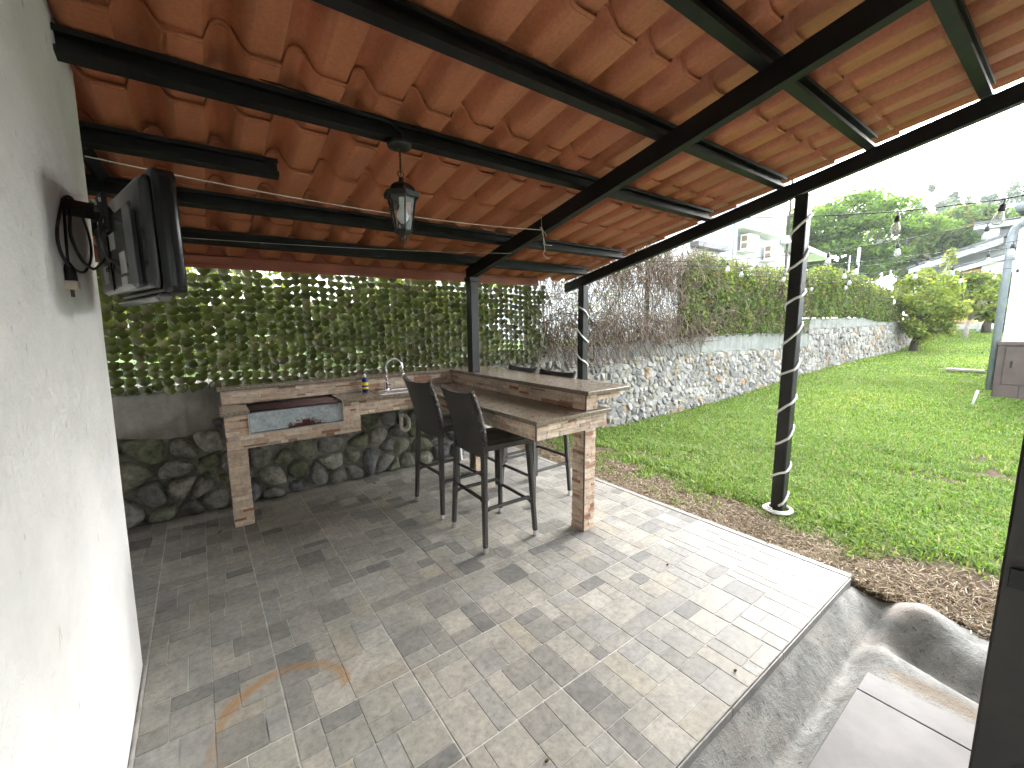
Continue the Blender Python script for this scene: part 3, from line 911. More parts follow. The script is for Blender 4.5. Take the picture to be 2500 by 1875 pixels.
# --- boulder wall under the patio roof
rw = thing('boulder_wall', 'low wall of dark round boulders and mortar behind the bar', 'wall')
lo = lambda x: -.02
hi = lambda x: .74 + .05 * math.sin(x * 5.1) + .03 * math.sin(x * 13)
rnd = random.Random(5)
pts = jitter_pts(-1.3, 2.45, lo, hi, .205, .165, rnd, .36)
BC = [(.135, .135, .128), (.19, .183, .168), (.085, .088, .092), (.16, .163, .122), (.235, .228, .20), (.195, .15, .108), (.12, .128, .085)]
for poly in voronoi(pts, -1.32, 2.47, lo, hi, .24):
    col = rnd.choices(BC, [3, 3, 3, 2, 2, 1, 2])[0]
    vs, fs = stone(poly, 4.315, .008, rnd.uniform(.06, .115), True, col, rnd)
    kf = rnd.uniform(1.1, 1.9)
    mb = MB(); mb.add(vs, fs, tuple(c * kf for c in col), True)
    mb.build('stone', 'boulder', rw)
V, F = rough_sheet(-1.4, 2.5, lambda x: -.05, lambda x: .80, 4.302, .034, .02, 3, 9)
mb = MB(); mb.add(V, F, None, True); mb.build('mortar', 'mortar_dark', rw)
V, F = rough_sheet(-1.4, 2.5, lambda x: .70 + .03 * math.sin(x * 7), lambda x: 1.085, 4.262, .02, .03, 6, 5)
mb = MB(); mb.add(V, F, None, True)
mb.add([(-1.4, 4.25, 1.085), (2.5, 4.25, 1.085), (2.5, 4.6, 1.09), (-1.4, 4.6, 1.09)], [(0, 1, 2, 3)])
mb.build('concrete_band', 'band_dark', rw)
mb = MB(); mb.box(-1.4, 4.33, -.2, 2.5, 4.6, 1.07); mb.build('core', 'mortar_dark', rw)
# --- rubble wall of the garden
gw = thing('rubble_wall', 'long pale rubble stone retaining wall with concrete cap along the lawn', 'wall')
cb = lambda x: float(np.interp(x, [2.4, 4, 6, 8.5, 11.6, 12.7, 12.75, 21, 23], [1.04, 1.04, 1.0, .95, .86, .85, 1.31, 1.33, 1.3]))
ct = lambda x: float(np.interp(x, [2.4, 4, 5, 7, 9, 12.7, 12.75, 17, 19, 21, 23.4, 29], [1.17, 1.18, 1.2, 1.25, 1.27, 1.2, 1.58, 1.6, 1.45, 1.42, 1.4, 1.22]))
lo = lambda x: float(np.interp(x, LX, LZ)) - .05
rnd = random.Random(9)
RC = [(.32, .31, .30), (.38, .365, .345), (.24, .238, .24), (.34, .32, .275), (.34, .235, .145), (.28, .262, .26), (.43, .415, .39), (.29, .265, .21)]
RW = [4, 4, 3, 3, 1.0, 2, 2, 1.5]
allst = []
for (xa, xb, c1, c2) in ((2.42, 8.3, .122, .092), (8.3, 12.72, .14, .105), (12.72, 24.5, .20, .15)):
    pts = jitter_pts(xa, xb, lo, cb, c1, c2, rnd, .42)
    for poly in voronoi(pts, xa - .02, xb + .02, lo, cb, .3):
        allst.append((poly, c1))
singles = 0
rest = MB()
allst.sort(key=lambda s: min(p[0] for p in s[0]) + (20 if s[0][0][0] < 2.75 else 0))
for poly, c1 in allst:
    col = rnd.choices(RC, RW)[0]
    kf = rnd.uniform(.8, 1.22); col = tuple(c * kf for c in col)
    vs, fs = stone(poly, 4.315, .006 * c1 / .15, rnd.uniform(.036, .075), False, col, rnd)
    if singles < 300:
        mb = MB(); mb.add(vs, fs, col, False); mb.build('stone', 'rubble', gw); singles += 1
    else: rest.add(vs, fs, col, False)
tag(rest.build('far_stones', 'rubble', gw), kind='stuff')
V, F = rough_sheet(2.42, 12.72, lambda x: lo(x) - .05, lambda x: cb(x) + .05, 4.285, .03, .05, 13, 8)
mb = MB(); mb.add(V, F, None, True)
V, F = rough_sheet(12.72, 29.2, lambda x: lo(x) - .05, lambda x: cb(x) + .05, 4.285, .03, .1, 14, 6); mb.add(V, F, None, True)
mb.build('mortar', 'mortar_pale', gw)
mb = MB()
for a_, b_ in ((2.42, 12.72), (12.74, 29.2)):
    V, F = rough_sheet(a_, b_, lambda x: cb(x) - .02 * math.sin(x * 9), ct, 4.262, .016, .05, 17, 6); mb.add(V, F, None, True)
    xs = np.linspace(a_, b_, 30)
    for i in range(29):
        mb.add([(xs[i], 4.25, ct(xs[i])), (xs[i + 1], 4.25, ct(xs[i + 1])), (xs[i + 1], 4.62, ct(xs[i + 1]) + .005), (xs[i], 4.62, ct(xs[i]) + .005)], [(0, 1, 2, 3)])
mb.box(12.715, 4.26, .8, 12.735, 4.6, 1.57)
mb.build('concrete_cap', 'band_pale', gw)
mb = MB(); mb.box(2.42, 4.33, -.3, 12.7, 4.6, .84); mb.box(12.7, 4.33, -.2, 29.2, 4.6, 1.2); mb.build('core', 'mortar_pale', gw)

# ================================================================== ROOF
SL = .222
def rb(y): return 2.0 + SL * (3.65 - y)          # underside of the rafters
roof = thing('patio_roof', 'sloping orange tile patio roof on black steel beams and posts', 'roof')
def beam_y(x0, x1, y0, y1, d0, d1, name, mat='black_steel', bev=.004):
    mb = MB()
    vs = []
    for y in (y0, y1):
        for (x, d) in ((x0, d0), (x1, d0), (x1, d1), (x0, d1)): vs.append((x, y, rb(y) + d))
    mb.add(vs, [(3, 2, 1, 0), (4, 5, 6, 7), (0, 1, 5, 4), (1, 2, 6, 5), (2, 3, 7, 6), (3, 0, 4, 7)])
    return mb.build(name, mat, roof)
beam_y(2.21, 2.27, -.04, 3.74, 0, .112, 'rafter')
beam_y(3.78, 3.84, -.04, 3.98, 0, .105, 'edge_rafter')
def purlin(yc, x0, x1, name='purlin'):
    # C-section: web towards the eave, lips at the open side
    h = .082; wd = .05; t = .004
    z0 = rb(yc) + .1135
    mb = MB()
    def bx(ya, za, yb, zb):
        sl = lambda y: -SL * (y - yc)
        vs = []
        for x in (x0, x1):
            for (y, z) in ((ya, za), (yb, za), (yb, zb), (ya, zb)): vs.append((x, y, z0 + z + sl(y)))
        mb.add(vs, [(0, 1, 2, 3), (7, 6, 5, 4), (0, 4, 5, 1), (1, 5, 6, 2), (2, 6, 7, 3), (3, 7, 4, 0)])
    bx(yc + wd / 2 - t, 0, yc + wd / 2, h)
    bx(yc - wd / 2, 0, yc + wd / 2 - t, t)
    bx(yc - wd / 2, h - t, yc + wd / 2 - t, h)
    bx(yc - wd / 2, t, yc - wd / 2 + t, .02)
    bx(yc - wd / 2, h - .02, yc - wd / 2 + t, h - t)
    return mb.build(name, 'black_steel', roof)
for yc in (-.02, .49, 1.01, 1.555, 2.14, 3.11, 3.65): purlin(yc, -.40 if yc < 2.4 else -1.45, 3.845)
purlin(2.66, -1.45, .43)
# tiles: one moulded pan-and-roll tile, copied
TP = .25; TR = .362; T0 = .1135 + .084
def tile_profile(u):
    return float(np.interp(u, [0, .41, .50, .545, .60, .66, .72, .78, .86, .93, 1.0], [0, 0, .056, .073, .082, .084, .079, .063, .028, .006, 0]))
def roof_tile():
    lift = .020; th = .004
    mb = MB()
    rows = ((-.012, -.5), (TR * .5, 0.0), (TR - .004, .48), (TR + .001, .50))
    R_ = len(rows)
    for us in ((0, .2, .41), (.41, .455, .50, .545, .60, .66, .72, .78, .82, .86, .93, 1.0)):
        vs = []; n = len(us); fs = []
        for dz in (0, th):
            for (y, k) in rows:
                for u in us:
                    vs.append((u * TP, y, tile_profile(u) + lift * k - SL * y + dz))
        for r in range(R_ - 1):
            for i in range(n - 1):
                a = r * n + i
                fs.append((a, a + n, a + n + 1, a + 1))
                b = a + R_ * n
                fs.append((b, b + 1, b + n + 1, b + n))
        mb.add(vs, fs, None, True)
        # lip hanging down to the next row at the downslope end
        vs = []; fs = []
        for dz in (.0, -.0225):
            for u in us: vs.append((u * TP, TR + (.001 if dz == 0 else .003), tile_profile(u) + lift * .5 - SL * TR + dz))
        for i in range(n - 1): fs.append((i, n + i, n + i + 1, i + 1))
        mb.add(vs, fs, None, True)
    me = mb.mesh('roof_tile', 'roof_tile')
    return me
rt_me = roof_tile()
for k in range(-4, 8):
    y0 = 1.28 + TR * k
    for j in range(-6, 16):
        x0 = .0136 + TP * j
        if x0 < -.70 and y0 + TR < 2.3: continue
        put('roof_tile', rt_me, roof, (x0, y0, rb(y0) + T0 + .008))
mb = MB(); mb.box(-1.3, 4.10, 2.002, 3.46, 4.122, 2.094, bev=.004); mb.build('fascia_board', 'fascia_paint', roof)
mb = MB(); mb.box(-1.3, 4.128, 2.02, 3.46, 4.14, 2.165); mb.build('eave_light_stop', 'fascia_paint', roof)  # board added behind the fascia to darken gaps under the tile rolls
mb = MB(); mb.box(-1.3, 4.088, 1.998, 3.44, 4.0995, 2.028, bev=.003); mb.build('fascia_trim', 'fascia_paint', roof)
def post(x, y, z0, z1, w=.092):
    mb = MB(); mb.box(x - w / 2, y - w / 2, z0, x + w / 2, y + w / 2, z1, bev=.006)
    return mb.build('post', 'post_paint', roof)
post(2.24, 3.68, 1.0655, rb(3.68) + .0)
post(3.81, 3.68, -.25, rb(3.68) - .001)
post(3.81, 1.39, -.25, rb(1.39) - .011)
mb = MB(); mb.box(2.185, 3.625, rb(3.68) - .035, 2.295, 3.735, rb(3.68) + .010, bev=.003); mb.build('cap_plate', 'post_paint', roof)
# grey gutter bracket and wall-plate beyond the house wall
mb = MB(); mb.tube([(-.36, 2.75, 2.42), (-.30, 3.25, 2.28)], .035, 4, smooth=False); mb.build('wall_brace', 'black_steel', roof)

# ================================================================== OUTDOOR BAR
bar = thing('outdoor_bar', 'L-shaped outdoor bar clad in beige ledger stone with granite tops', 'bar')
def slab(x0, y0, x1, y1, z1, name='counter_slab', th=.03):
    mb = MB(); mb.box(x0, y0, z1 - th, x1, y1, z1, bev=.004); return mb.build(name, 'granite', bar)
CT = .92; RT = 1.065
slab(.080, 3.705, .268, 4.078, CT)
slab(.935, 3.705, 1.695, 4.078, CT)
slab(1.697, 2.035, 2.425, 4.078, CT - .0005)
slab(.082, 4.048, 2.168, 4.30, RT, 'ledge_slab')
slab(2.170, 2.035, 2.625, 4.30, RT + .0005, 'ledge_slab')
STRIPS = []
def clad(o, u, v, n, W, H, rnd, hs=(.020, .034), ls=(.045, .17), sc_=1.0):
    """ledger strips on a rectangle: o corner, u/v unit axes, n outward"""
    o, u, v, n = Vector(o), Vector(u), Vector(v), Vector(n)
    z = 0.0
    res = []
    while z < H - .004:
        h = rnd.uniform(*hs)
        if H - z - h < .014: h = H - z
        x = -rnd.uniform(0, .08)
        while x < W - .003:
            l = rnd.uniform(*ls)
            a = max(x, 0); b = min(x + l, W)
            if W - b < .02: b = W
            if b - a > .006:
                # now and then a strip is split in two thin ones
                parts = [(z, z + h)] if rnd.random() > .28 or h < .024 else [(z, z + h * .5), (z + h * .5, z + h)]
                for (z0, z1) in parts:
                    pr = rnd.uniform(.003, .009)
                    e = .0007
                    q = [(a + e, z0 + e), (b - e, z0 + e), (b - e, z1 - e), (a + e, z1 - e)]
                    vs = [o + u * p[0] + v * p[1] for p in q]
                    vs += [o + u * (p[0] + (.0012 if i in (0, 3) else -.0012)) + v * (p[1] + (.001 if i < 2 else -.001)) + n * (pr + rnd.uniform(-.0018, .0018)) for i, p in enumerate(q)]
                    col = rnd.choices([(.66, .52, .40), (.70, .58, .46), (.58, .45, .34), (.60, .41, .29), (.34, .17, .105), (.42, .25, .165), (.52, .44, .36)], [5, 5, 4, 2.2, 1.0, 1.0, 1.6])[0]
                    kf = rnd.uniform(.86, 1.1)
                    ctr = sum(vs[:4], Vector()) / 4
                    vis = (b - a) * (z1 - z0) * abs(n.dot((EYE - ctr).normalized())) / (EYE - ctr).length_squared
                    if n.dot(EYE - ctr) < 0: vis = 0
                    res.append((vis, vs, tuple(c * kf for c in col)))
            x = x + l if b < W else W
        z += h
    STRIPS.extend(res)
def core(name, x0, y0, z0, x1, y1, z1, mat='cream_board'):
    mb = MB(); mb.box(x0, y0, z0, x1, y1, z1); return mb.build(name, mat, bar)
rnd = random.Random(21)
X, Y, Z = (1, 0, 0), (0, 1, 0), (0, 0, 1); mX, mY = (-1, 0, 0), (0, -1, 0)
# left block with the grill recess
core('column', .108, 3.775, 0, .226, 3.895, .61)
core('body', .108, 3.775, .612, 1.098, 4.26, .716)
core('body', .108, 3.775, .7165, .262, 4.26, .889)
core('body', .952, 3.775, .7165, 1.098, 4.26, .889)
core('body', 1.0985, 3.775, .757, 1.73, 4.26, .889)
clad((.100, 3.775, 0), X, Z, mY, .133, .612, rnd, hs=(.016, .03))
clad((.108, 3.90, 0), mY, Z, mX, .12, .612, rnd)
clad((.226, 3.775, 0), Y, Z, X, .12, .612, rnd)
clad((.100, 3.775, .612), X, Z, mY, 1.0, .106, rnd)
clad((.100, 3.775, .718), X, Z, mY, .158, .170, rnd)
clad((.956, 3.775, .718), X, Z, mY, .144, .170, rnd)
clad((1.10, 3.775, .757), X, Z, mY, .62, .131, rnd)
clad((1.098, 3.775, .612), Y, Z, X, .3, .144, rnd)
# bar wing
core('body', 1.735, 2.085, .782, 2.41, 4.26, .889)
core('column', 2.19, 2.085, 0, 2.295, 2.20, .7815)
core('column', 2.19, 3.60, 0, 2.295, 3.72, .7815)
clad((1.735, 3.765, .778), mY, Z, mX, 1.69, .111, rnd)
clad((1.727, 2.085, .778), X, Z, mY, .69, .111, rnd)
clad((2.41, 2.085, .778), Y, Z, X, 2.0, .111, rnd, ls=(.1, .3))
clad((2.182, 2.085, 0), X, Z, mY, .12, .778, rnd, hs=(.016, .032), ls=(.03, .12))
clad((2.19, 2.205, 0), mY, Z, mX, .125, .778, rnd, hs=(.02, .04), ls=(.06, .14))
clad((2.19, 3.725, 0), mY, Z, mX, .125, .778, rnd)
clad((2.182, 3.60, 0), X, Z, mY, .12, .778, rnd)
# raised wall
core('upstand', 2.20, 2.085, .9205, 2.31, 4.06, 1.034)
core('corbel', 2.3105, 2.085, .985, 2.56, 4.2, 1.034)
core('upstand', .11, 4.088, .9205, 2.25, 4.29, 1.034)
clad((2.20, 4.08, .9205), mY, Z, mX, 2.0, .113, rnd, ls=(.06, .2))
clad((2.192, 2.085, .9205), X, Z, mY, .125, .113, rnd)
clad((2.318, 2.085, .985), X, Z, mY, .245, .049, rnd)
clad((.11, 4.088, .9205), X, Z, mY, 2.08, .113, rnd, ls=(.06, .2))
STRIPS.sort(key=lambda s: -s[0])
rest = MB()
QF = [(4, 5, 6, 7), (0, 1, 5, 4), (1, 2, 6, 5), (2, 3, 7, 6), (3, 0, 4, 7)]
for i, (vis, vs, col) in enumerate(STRIPS):
    if i < 300:
        mb = MB(); mb.add(vs, QF, col); mb.build('ledger_strip', 'ledger_stone', bar)
    else: rest.add(vs, QF, col)
tag(rest.build('small_ledger_strips', 'ledger_stone', bar), kind='stuff')
# metal corner trims
for (x0, y0, z0, x1, y1, z1) in ((1.724, 2.073, .778, 1.732, 2.081, .889), (2.178, 2.073, 0, 2.186, 2.081, .777), (2.188, 2.073, .921, 2.196, 2.081, 1.034), (.094, 3.763, .612, .103, 3.772, .889)):
    mb = MB(); mb.box(x0, y0, z0, x1, y1, z1); mb.build('corner_trim', 'brown_wood', bar)
# frame around the grill opening
for (x0, z0, x1, z1) in ((.254, .716, .964, .724), (.254, .7245, .262, .889), (.956, .7245, .964, .889)):
    mb = MB(); mb.box(x0, 3.757, z0, x1, 3.80, z1); mb.build('recess_trim', 'slab_edge', bar)
# grill
gr = thing('charcoal_grill', 'galvanised charcoal grill tray with rust and dark bars set into bar', 'grill')
mb = MB(); mb.box(.266, 3.785, .728, .952, 3.791, .884, bev=.002); mb.build('front_panel', 'galvanised', gr)
mb = MB(); mb.box(.264, 3.792, .722, .954, 4.07, .80); mb.build('ash_bed', 'soot', gr)
for k in range(20):
    y = 3.735 + k * .0172
    mb = MB(); mb.tube([(.262, y, .905 + .002 * math.sin(k * 2.1)), (.944, y + .002 * math.sin(k), .905)], .0055, 6); mb.build('bar', 'rusty_bar', gr)
for x in (.272, .936):
    mb = MB(); mb.box(x - .008, 3.715, .893, x + .008, 4.075, .8985); mb.build('bar_rest', 'rusty_bar', gr)
# sink
sk = thing('kitchen_sink', 'stainless steel sink with tall chrome gooseneck faucet in the counter', 'sink')
mb = MB()
x0, x1, y0, y1 = 1.285, 1.685, 3.735, 4.045
z = CT + .0015
def rr(x0, x1, y0, y1, z, c):
    P = []
    for (cx, cy, a0) in ((x1 - c, y0 + c, -90), (x1 - c, y1 - c, 0), (x0 + c, y1 - c, 90), (x0 + c, y0 + c, 180)):
        for k in range(5): a = R(a0 + 22.5 * k); P.append((cx + c * math.cos(a), cy + c * math.sin(a), z))
    return P
rings = [rr(x0, x1, y0, y1, z, .03), rr(x0 + .004, x1 - .004, y0 + .004, y1 - .004, z + .004, .03), rr(x0 + .028, x1 - .028, y0 + .028, y1 - .085, z + .003, .05), rr(x0 + .034, x1 - .034, y0 + .034, y1 - .09, z - .006, .05), rr(x0 + .045, x1 - .045, y0 + .045, y1 - .1, z - .0265, .05)]
vs = [p for r_ in rings for p in r_]; fs = []
for k in range(len(rings) - 1):
    for j in range(20): fs.append((k * 20 + j, k * 20 + (j + 1) % 20, k * 20 + 20 + (j + 1) % 20, k * 20 + 20 + j))
fs.append(tuple(range(80, 100)))
mb.add(vs, fs, None, True); mb.build('basin', 'stainless', sk)
fx, fy = 1.44, 4.005
mb = MB(); mb.lathe([(0, .05), (.022, .05), (.024, .0), (.027, 0), (.027, .012), (.019, .018), (.017, .075), (.0, .075)], 16, (fx, fy, z))
path = [(fx, fy, z + .07), (fx, fy, z + .21)]
for k in range(13):
    a = math.pi * (1 - k / 12)
    path.append((fx + .078 + .078 * math.cos(a), fy - .035 * k / 12, z + .21 + .085 * math.sin(a)))
path.append((fx + .158, fy - .036, z + .14))
mb.tube(path, .0105, 10); mb.tube([(fx + .1575, fy - .036, z + .165), (fx + .158, fy - .036, z + .125)], .0145, 10)
fo = mb.build('faucet', 'chrome', sk)
mb = MB(); mb.tube([(fx + .018, fy - .01, z + .045), (fx + .05, fy - .03, z + .055)], [.011, .007], 8); mb.build('handle', 'chrome', fo)
mb = MB(); mb.tube([(1.56, 3.98, .756), (1.56, 3.98, .66)], .021, 10); mb.build('drain_tail', 'pvc_grey', sk)
mb = MB()
path = [(1.56, 3.98, .665), (1.56, 3.98, .54)] + [(1.60 - .04 * math.cos(math.pi * k / 8), 3.98, .54 - .045 * math.sin(math.pi * k / 8)) for k in range(9)] + [(1.64, 3.985, .60), (1.65, 4.1, .62), (1.65, 4.24, .62)]
mb.tube(path, .019, 10); mb.lathe([(.027, 0), (.027, .035), (.0, .035)], 12, (1.56, 3.98, .64)); mb.build('drain_trap', 'pvc_dirty', sk)
# bottle
bt = thing('soap_bottle', 'blue dish soap bottle with yellow label and white cap beside sink', 'bottle', (1.235, 4.01, CT + .001))
mb = MB(); mb.lathe([(0, 0), (.026, 0), (.029, .006), (.029, .105), (.026, .12), (.013, .135), (.012, .14), (0, .14)], 16); mb.build('bottle_body', 'bottle_blue', bt)
mb = MB(); mb.lathe([(.0295, .03), (.0297, .031), (.0297, .095), (.0295, .096)], 16); mb.build('paper_label', 'label_yellow', bt)
mb = MB(); mb.lathe([(.0299, .05), (.0299, .066)], 16); o = mb.build('label_print', 'bottle_blue', bt); o.scale = (1, 1, 1)
mb = MB(); mb.lathe([(0, .1395), (.014, .1395), (.014, .158), (.009, .161), (.008, .172), (0, .172)], 12); mb.build('cap', 'cap_white', bt)
# sponge cloth by the tap
mb = MB()
vs = []; fs = []
for i in range(8):
    for j in range(5):
        vs.append((1.32 + i * .012, 4.02 + j * .01, CT + .006 + .014 * float(fbm(i, j, .7, 2)) * math.sin(math.pi * i / 7)))
for i in range(7):
    for j in range(4): a = i * 5 + j; fs.append((a, a + 5, a + 6, a + 1))
mb.add(vs, fs, None, True)
tag(mb.build('scrub_cloth', 'fascia_paint'), 'small crumpled red-brown cloth behind the sink', 'cloth')
# board leaning on the wall behind the bar
mb = MB(); mb.add([(2.30, 4.10, .002), (2.318, 4.10, .002), (2.318, 4.20, .002), (2.30, 4.20, .002), (2.24, 4.10, .77), (2.258, 4.10, .77), (2.258, 4.20, .77), (2.24, 4.20, .77)], [(3, 2, 1, 0), (4, 5, 6, 7), (0, 1, 5, 4), (1, 2, 6, 5), (2, 3, 7, 6), (3, 0, 4, 7)])
tag(mb.build('leaning_board', 'white_board'), 'narrow white board leaning against the stones under the bar', 'board')

# ================================================================== BAR STOOLS (facing local +X)
def make_stool():
    t = thing('bar_stool', 'x', 'stool')
    hw = .215
    legs = []
    for sx, sy in ((-1, -1), (-1, 1), (1, -1), (1, 1)):
        fx_, fy_ = (-.215 if sx < 0 else .215), sy * (hw + .022)
        tx_, ty_ = (-.185 if sx < 0 else .185), sy * (hw - .022)
        mb = MB()
        def leg(z0, z1, r0, r1, n=8):
            a = lambda z: (fx_ + (tx_ - fx_) * z / .72, fy_ + (ty_ - fy_) * z / .72, z)
            P0, P1 = a(z0), a(z1)
            vs = []
            for P, r_ in ((P0, r0), (P1, r1)):
                for (dx, dy) in ((-1, -.55), (-.55, -1), (.55, -1), (1, -.55), (1, .55), (.55, 1), (-.55, 1), (-1, .55)):
                    vs.append((P[0] + dx * r_, P[1] + dy * r_, P[2]))
            fs = [tuple(range(8))[::-1], tuple(range(8, 16))] + [(j, (j + 1) % 8, 8 + (j + 1) % 8, 8 + j) for j in range(8)]
            mb.add(vs, fs)
        leg(.040, .715, .0170, .0215)
        lo_ = mb.build('leg', 'wicker', t)
        mb = MB(); leg(.0, .0398, .0168, .0168); mb.build('foot_cap', 'aluminium', lo_)
        legs.append(((fx_, fy_), (tx_, ty_)))
    at = lambda i, z: (legs[i][0][0] + (legs[i][1][0] - legs[i][0][0]) * z / .72, legs[i][0][1] + (legs[i][1][1] - legs[i][0][1]) * z / .72, z)
    def bowed(a, b, z):
        P, Q_ = Vector(at(a, z)), Vector(at(b, z))
        d = (Q_ - P)
        pts = [P + Vector((0, 0, -.02)), P + d * .1 + Vector((0, 0, 0)), P + d * .3, P + d * .7, P + d * .9, Q_ + Vector((0, 0, -.02))]
        mb = MB(); mb.tube(pts, .0135, 7); mb.build('stretcher', 'wicker', t)
    bowed(0, 2, .30); bowed(1, 3, .30); bowed(2, 3, .255); bowed(0, 1, .36)
    # seat: slightly dished woven pad
    nx, ny = 9, 9
    vs = []; fs = []
    for side in (0, 1):
        for i in range(nx):
            for j in range(ny):
                u = i / (nx - 1); v = j / (ny - 1)
                e = min(u, 1 - u, v, 1 - v)
                top = .748 - .014 * math.sin(math.pi * u) * math.sin(math.pi * v) - (.012 if e < .01 else 0)
                vs.append((-.205 + .42 * u, -hw + 2 * hw * v, top if side == 0 else .700))
    for i in range(nx - 1):
        for j in range(ny - 1):
            a = i * ny + j; b = a + nx * ny
            fs.append((a, a + ny, a + ny + 1, a + 1)); fs.append((b, b + 1, b + ny + 1, b + ny))
    for i in range(nx - 1):
        for j in (0, ny - 1):
            a = i * ny + j; b = a + nx * ny
            fs.append((a, b, b + ny, a + ny) if j else (a, a + ny, b + ny, b))
    for j in range(ny - 1):
        for i in (0, nx - 1):
            a = i * ny + j; b = a + nx * ny
            fs.append((a, a + 1, b + 1, b) if i else (a, b, b + 1, a + 1))
    mb = MB(); mb.add(vs, fs); mb.build('seat', 'wicker', t)
    # backrest: tall panel, leaning and flaring out, top edge dipped
    nz = 10; ny = 11
    vs = []; fs = []
    for side in (0, 1):
        for k in range(nz):
            s_ = k / (nz - 1)
            for j in range(ny):
                v = j / (ny - 1) * 2 - 1
                wz = hw - .012 + .012 * s_
                z = .655 + .455 * s_ - (.014 * (1 - v * v) * s_)
                xb = -.192 - .022 * s_ - .085 * s_ * s_ - .018 * (1 - v * v)
                vs.append((xb + (.030 if side else 0), v * wz, z))
    for k in range(nz - 1):
        for j in range(ny - 1):
            a = k * ny + j; b = a + nz * ny
            fs.append((a, a + ny, a + ny + 1, a + 1)); fs.append((b, b + 1, b + ny + 1, b + ny))
    for k in range(nz - 1):
        for j in (0, ny - 1):
            a = k * ny + j; b = a + nz * ny
            fs.append((a, b, b + ny, a + ny) if j == 0 else (a, a + ny, b + ny, b))
    for j in range(ny - 1):
        for k in (0, nz - 1):
            a = k * ny + j; b = a + nz * ny
            fs.append((a, a + 1, b + 1, b) if k == 0 else (a, b, b + 1, a + 1))
    mb = MB(); mb.add(vs, fs, None, False); bk = mb.build('backrest', 'wicker', t)
    # braided edging down the sides and over the top
    for sgn in (-1, 1):
        mb = MB()
        for k in range(34):
            s_ = k / 33
            wz = hw - .012 + .012 * s_
            z = .66 + .448 * s_
            xb = -.192 - .022 * s_ - .085 * s_ * s_
            a = Vector((xb - .004, sgn * (wz + .002), z)); b = Vector((xb + .034, sgn * (wz + .003), z + .013))
            mb.tube([a, (a + b) / 2 + Vector((0, sgn * .006, 0)), b], [.005, .008, .005], 5, smooth=True)
        mb.build('braided_edge', 'wicker', bk)
    return t
S0 = make_stool()
SG = 'woven bar stools around the outdoor bar'
spots = [(1.665, 2.505, R(-2), 'dark woven bar stool nearest the camera, on the patio side of bar'),
         (1.655, 3.15, R(1.5), 'dark woven bar stool in front of the sink, second from camera'),
         (2.375, 2.875, R(181), 'dark woven bar stool on the lawn side, right of its neighbour'),
         (2.375, 3.405, R(179), 'dark woven bar stool on the lawn side, beside the steel post')]
for i, (x, y, a, lb) in enumerate(spots):
    o = S0 if i == 0 else copy_tree(S0)
    o.location = (x, y, .0012); o.rotation_euler = (0, 0, a)
    tag(o, lb, 'stool', SG)

# ================================================================== TELEVISION ON WALL BRACKET
tv = thing('television', 'flat television seen from behind on a black wall bracket', 'television', (-.155, 1.995, 1.835), 0)
hx = Vector((-.255, .967, 0)).normalized()           # along the panel, away from the camera
nx_ = Vector((.967, .255, 0)).normalized()           # screen side
def tvp(s, d, z): v = hx * s + nx_ * d; return (v.x, v.y, z)
def tvbox(s0, s1, d0, d1, z0, z1, bev, name, mat, par):
    mb = MB(); mb.box(s0, d0, z0, s1, d1, z1, bev=bev)
    mb.v = [tvp(*p) for p in mb.v]
    return mb.build(name, mat, par)
def tvround(s0, s1, d0, d1, z0, z1, c, name, mat, par, taper=1.0):
    """rounded panel"""
    def ring(d, k):
        P = []
        sc0, zc = (s0 + s1) / 2, (z0 + z1) / 2
        for (cs, cz, a0) in ((s1 - c, z0 + c, -90), (s1 - c, z1 - c, 0), (s0 + c, z1 - c, 90), (s0 + c, z0 + c, 180)):
            for j in range(5):
                a = R(a0 + 22.5 * j)
                P.append((sc0 + (cs + c * math.cos(a) - sc0) * k, d, zc + (cz + c * math.sin(a) - zc) * k))
        return P
    rings = [ring(d0, taper - .02), ring(d0 + .004, taper), ring(d1 - .005, 1.0), ring(d1, .985)]
    vs = [tvp(*p) for r_ in rings for p in r_]; fs = []
    for k in range(3):
        for j in range(20): fs.append((k * 20 + j, k * 20 + (j + 1) % 20, k * 20 + 20 + (j + 1) % 20, k * 20 + 20 + j))
    fs += [tuple(range(20))[::-1], tuple(range(60, 80))]
    mb = MB(); mb.add(vs, fs, None, True)
    o = mb.build(name, mat, par)
    return o
bz = tvround(-.345, .31, .004, .062, -.180, .180, .022, 'bezel', 'tv_gloss', tv)
tvbox(-.315, .29, .0625, .064, -.145, .155, 0, 'screen', 'window_dark', tv)
sh = tvround(-.325, .295, -.020, .0035, -.17, .165, .03, 'back_shell', 'tv_back', tv, .95)
tvbox(-.24, .26, -.052, -.0225, -.165, .085, .014, 'electronics_cover', 'tv_grey', tv)
tvbox(-.30, .28, -.01, .03, -.205, -.181, .010, 'speaker_bar', 'tv_grey', tv)
for (s0, s1, z0, z1) in ((-.20, -.12, -.115, -.05), (-.08, .0, -.03, .02), (.09, .17, -.13, -.07), (-.19, -.11, -.15, -.125)):
    tvbox(s0, s1, -.0535, -.0525, z0, z1, 0, 'paper_label', 'label_paper', tv)
for k in range(5): tvbox(-.02 + k * .03, -.002 + k * .03, -.0545, -.0526, -.09, -.075, 0, 'port', 'tv_gloss', tv)
tvbox(.015, .045, -.056, -.0526, -.16, .02, .001, 'cable_slot', 'tv_gloss', tv)
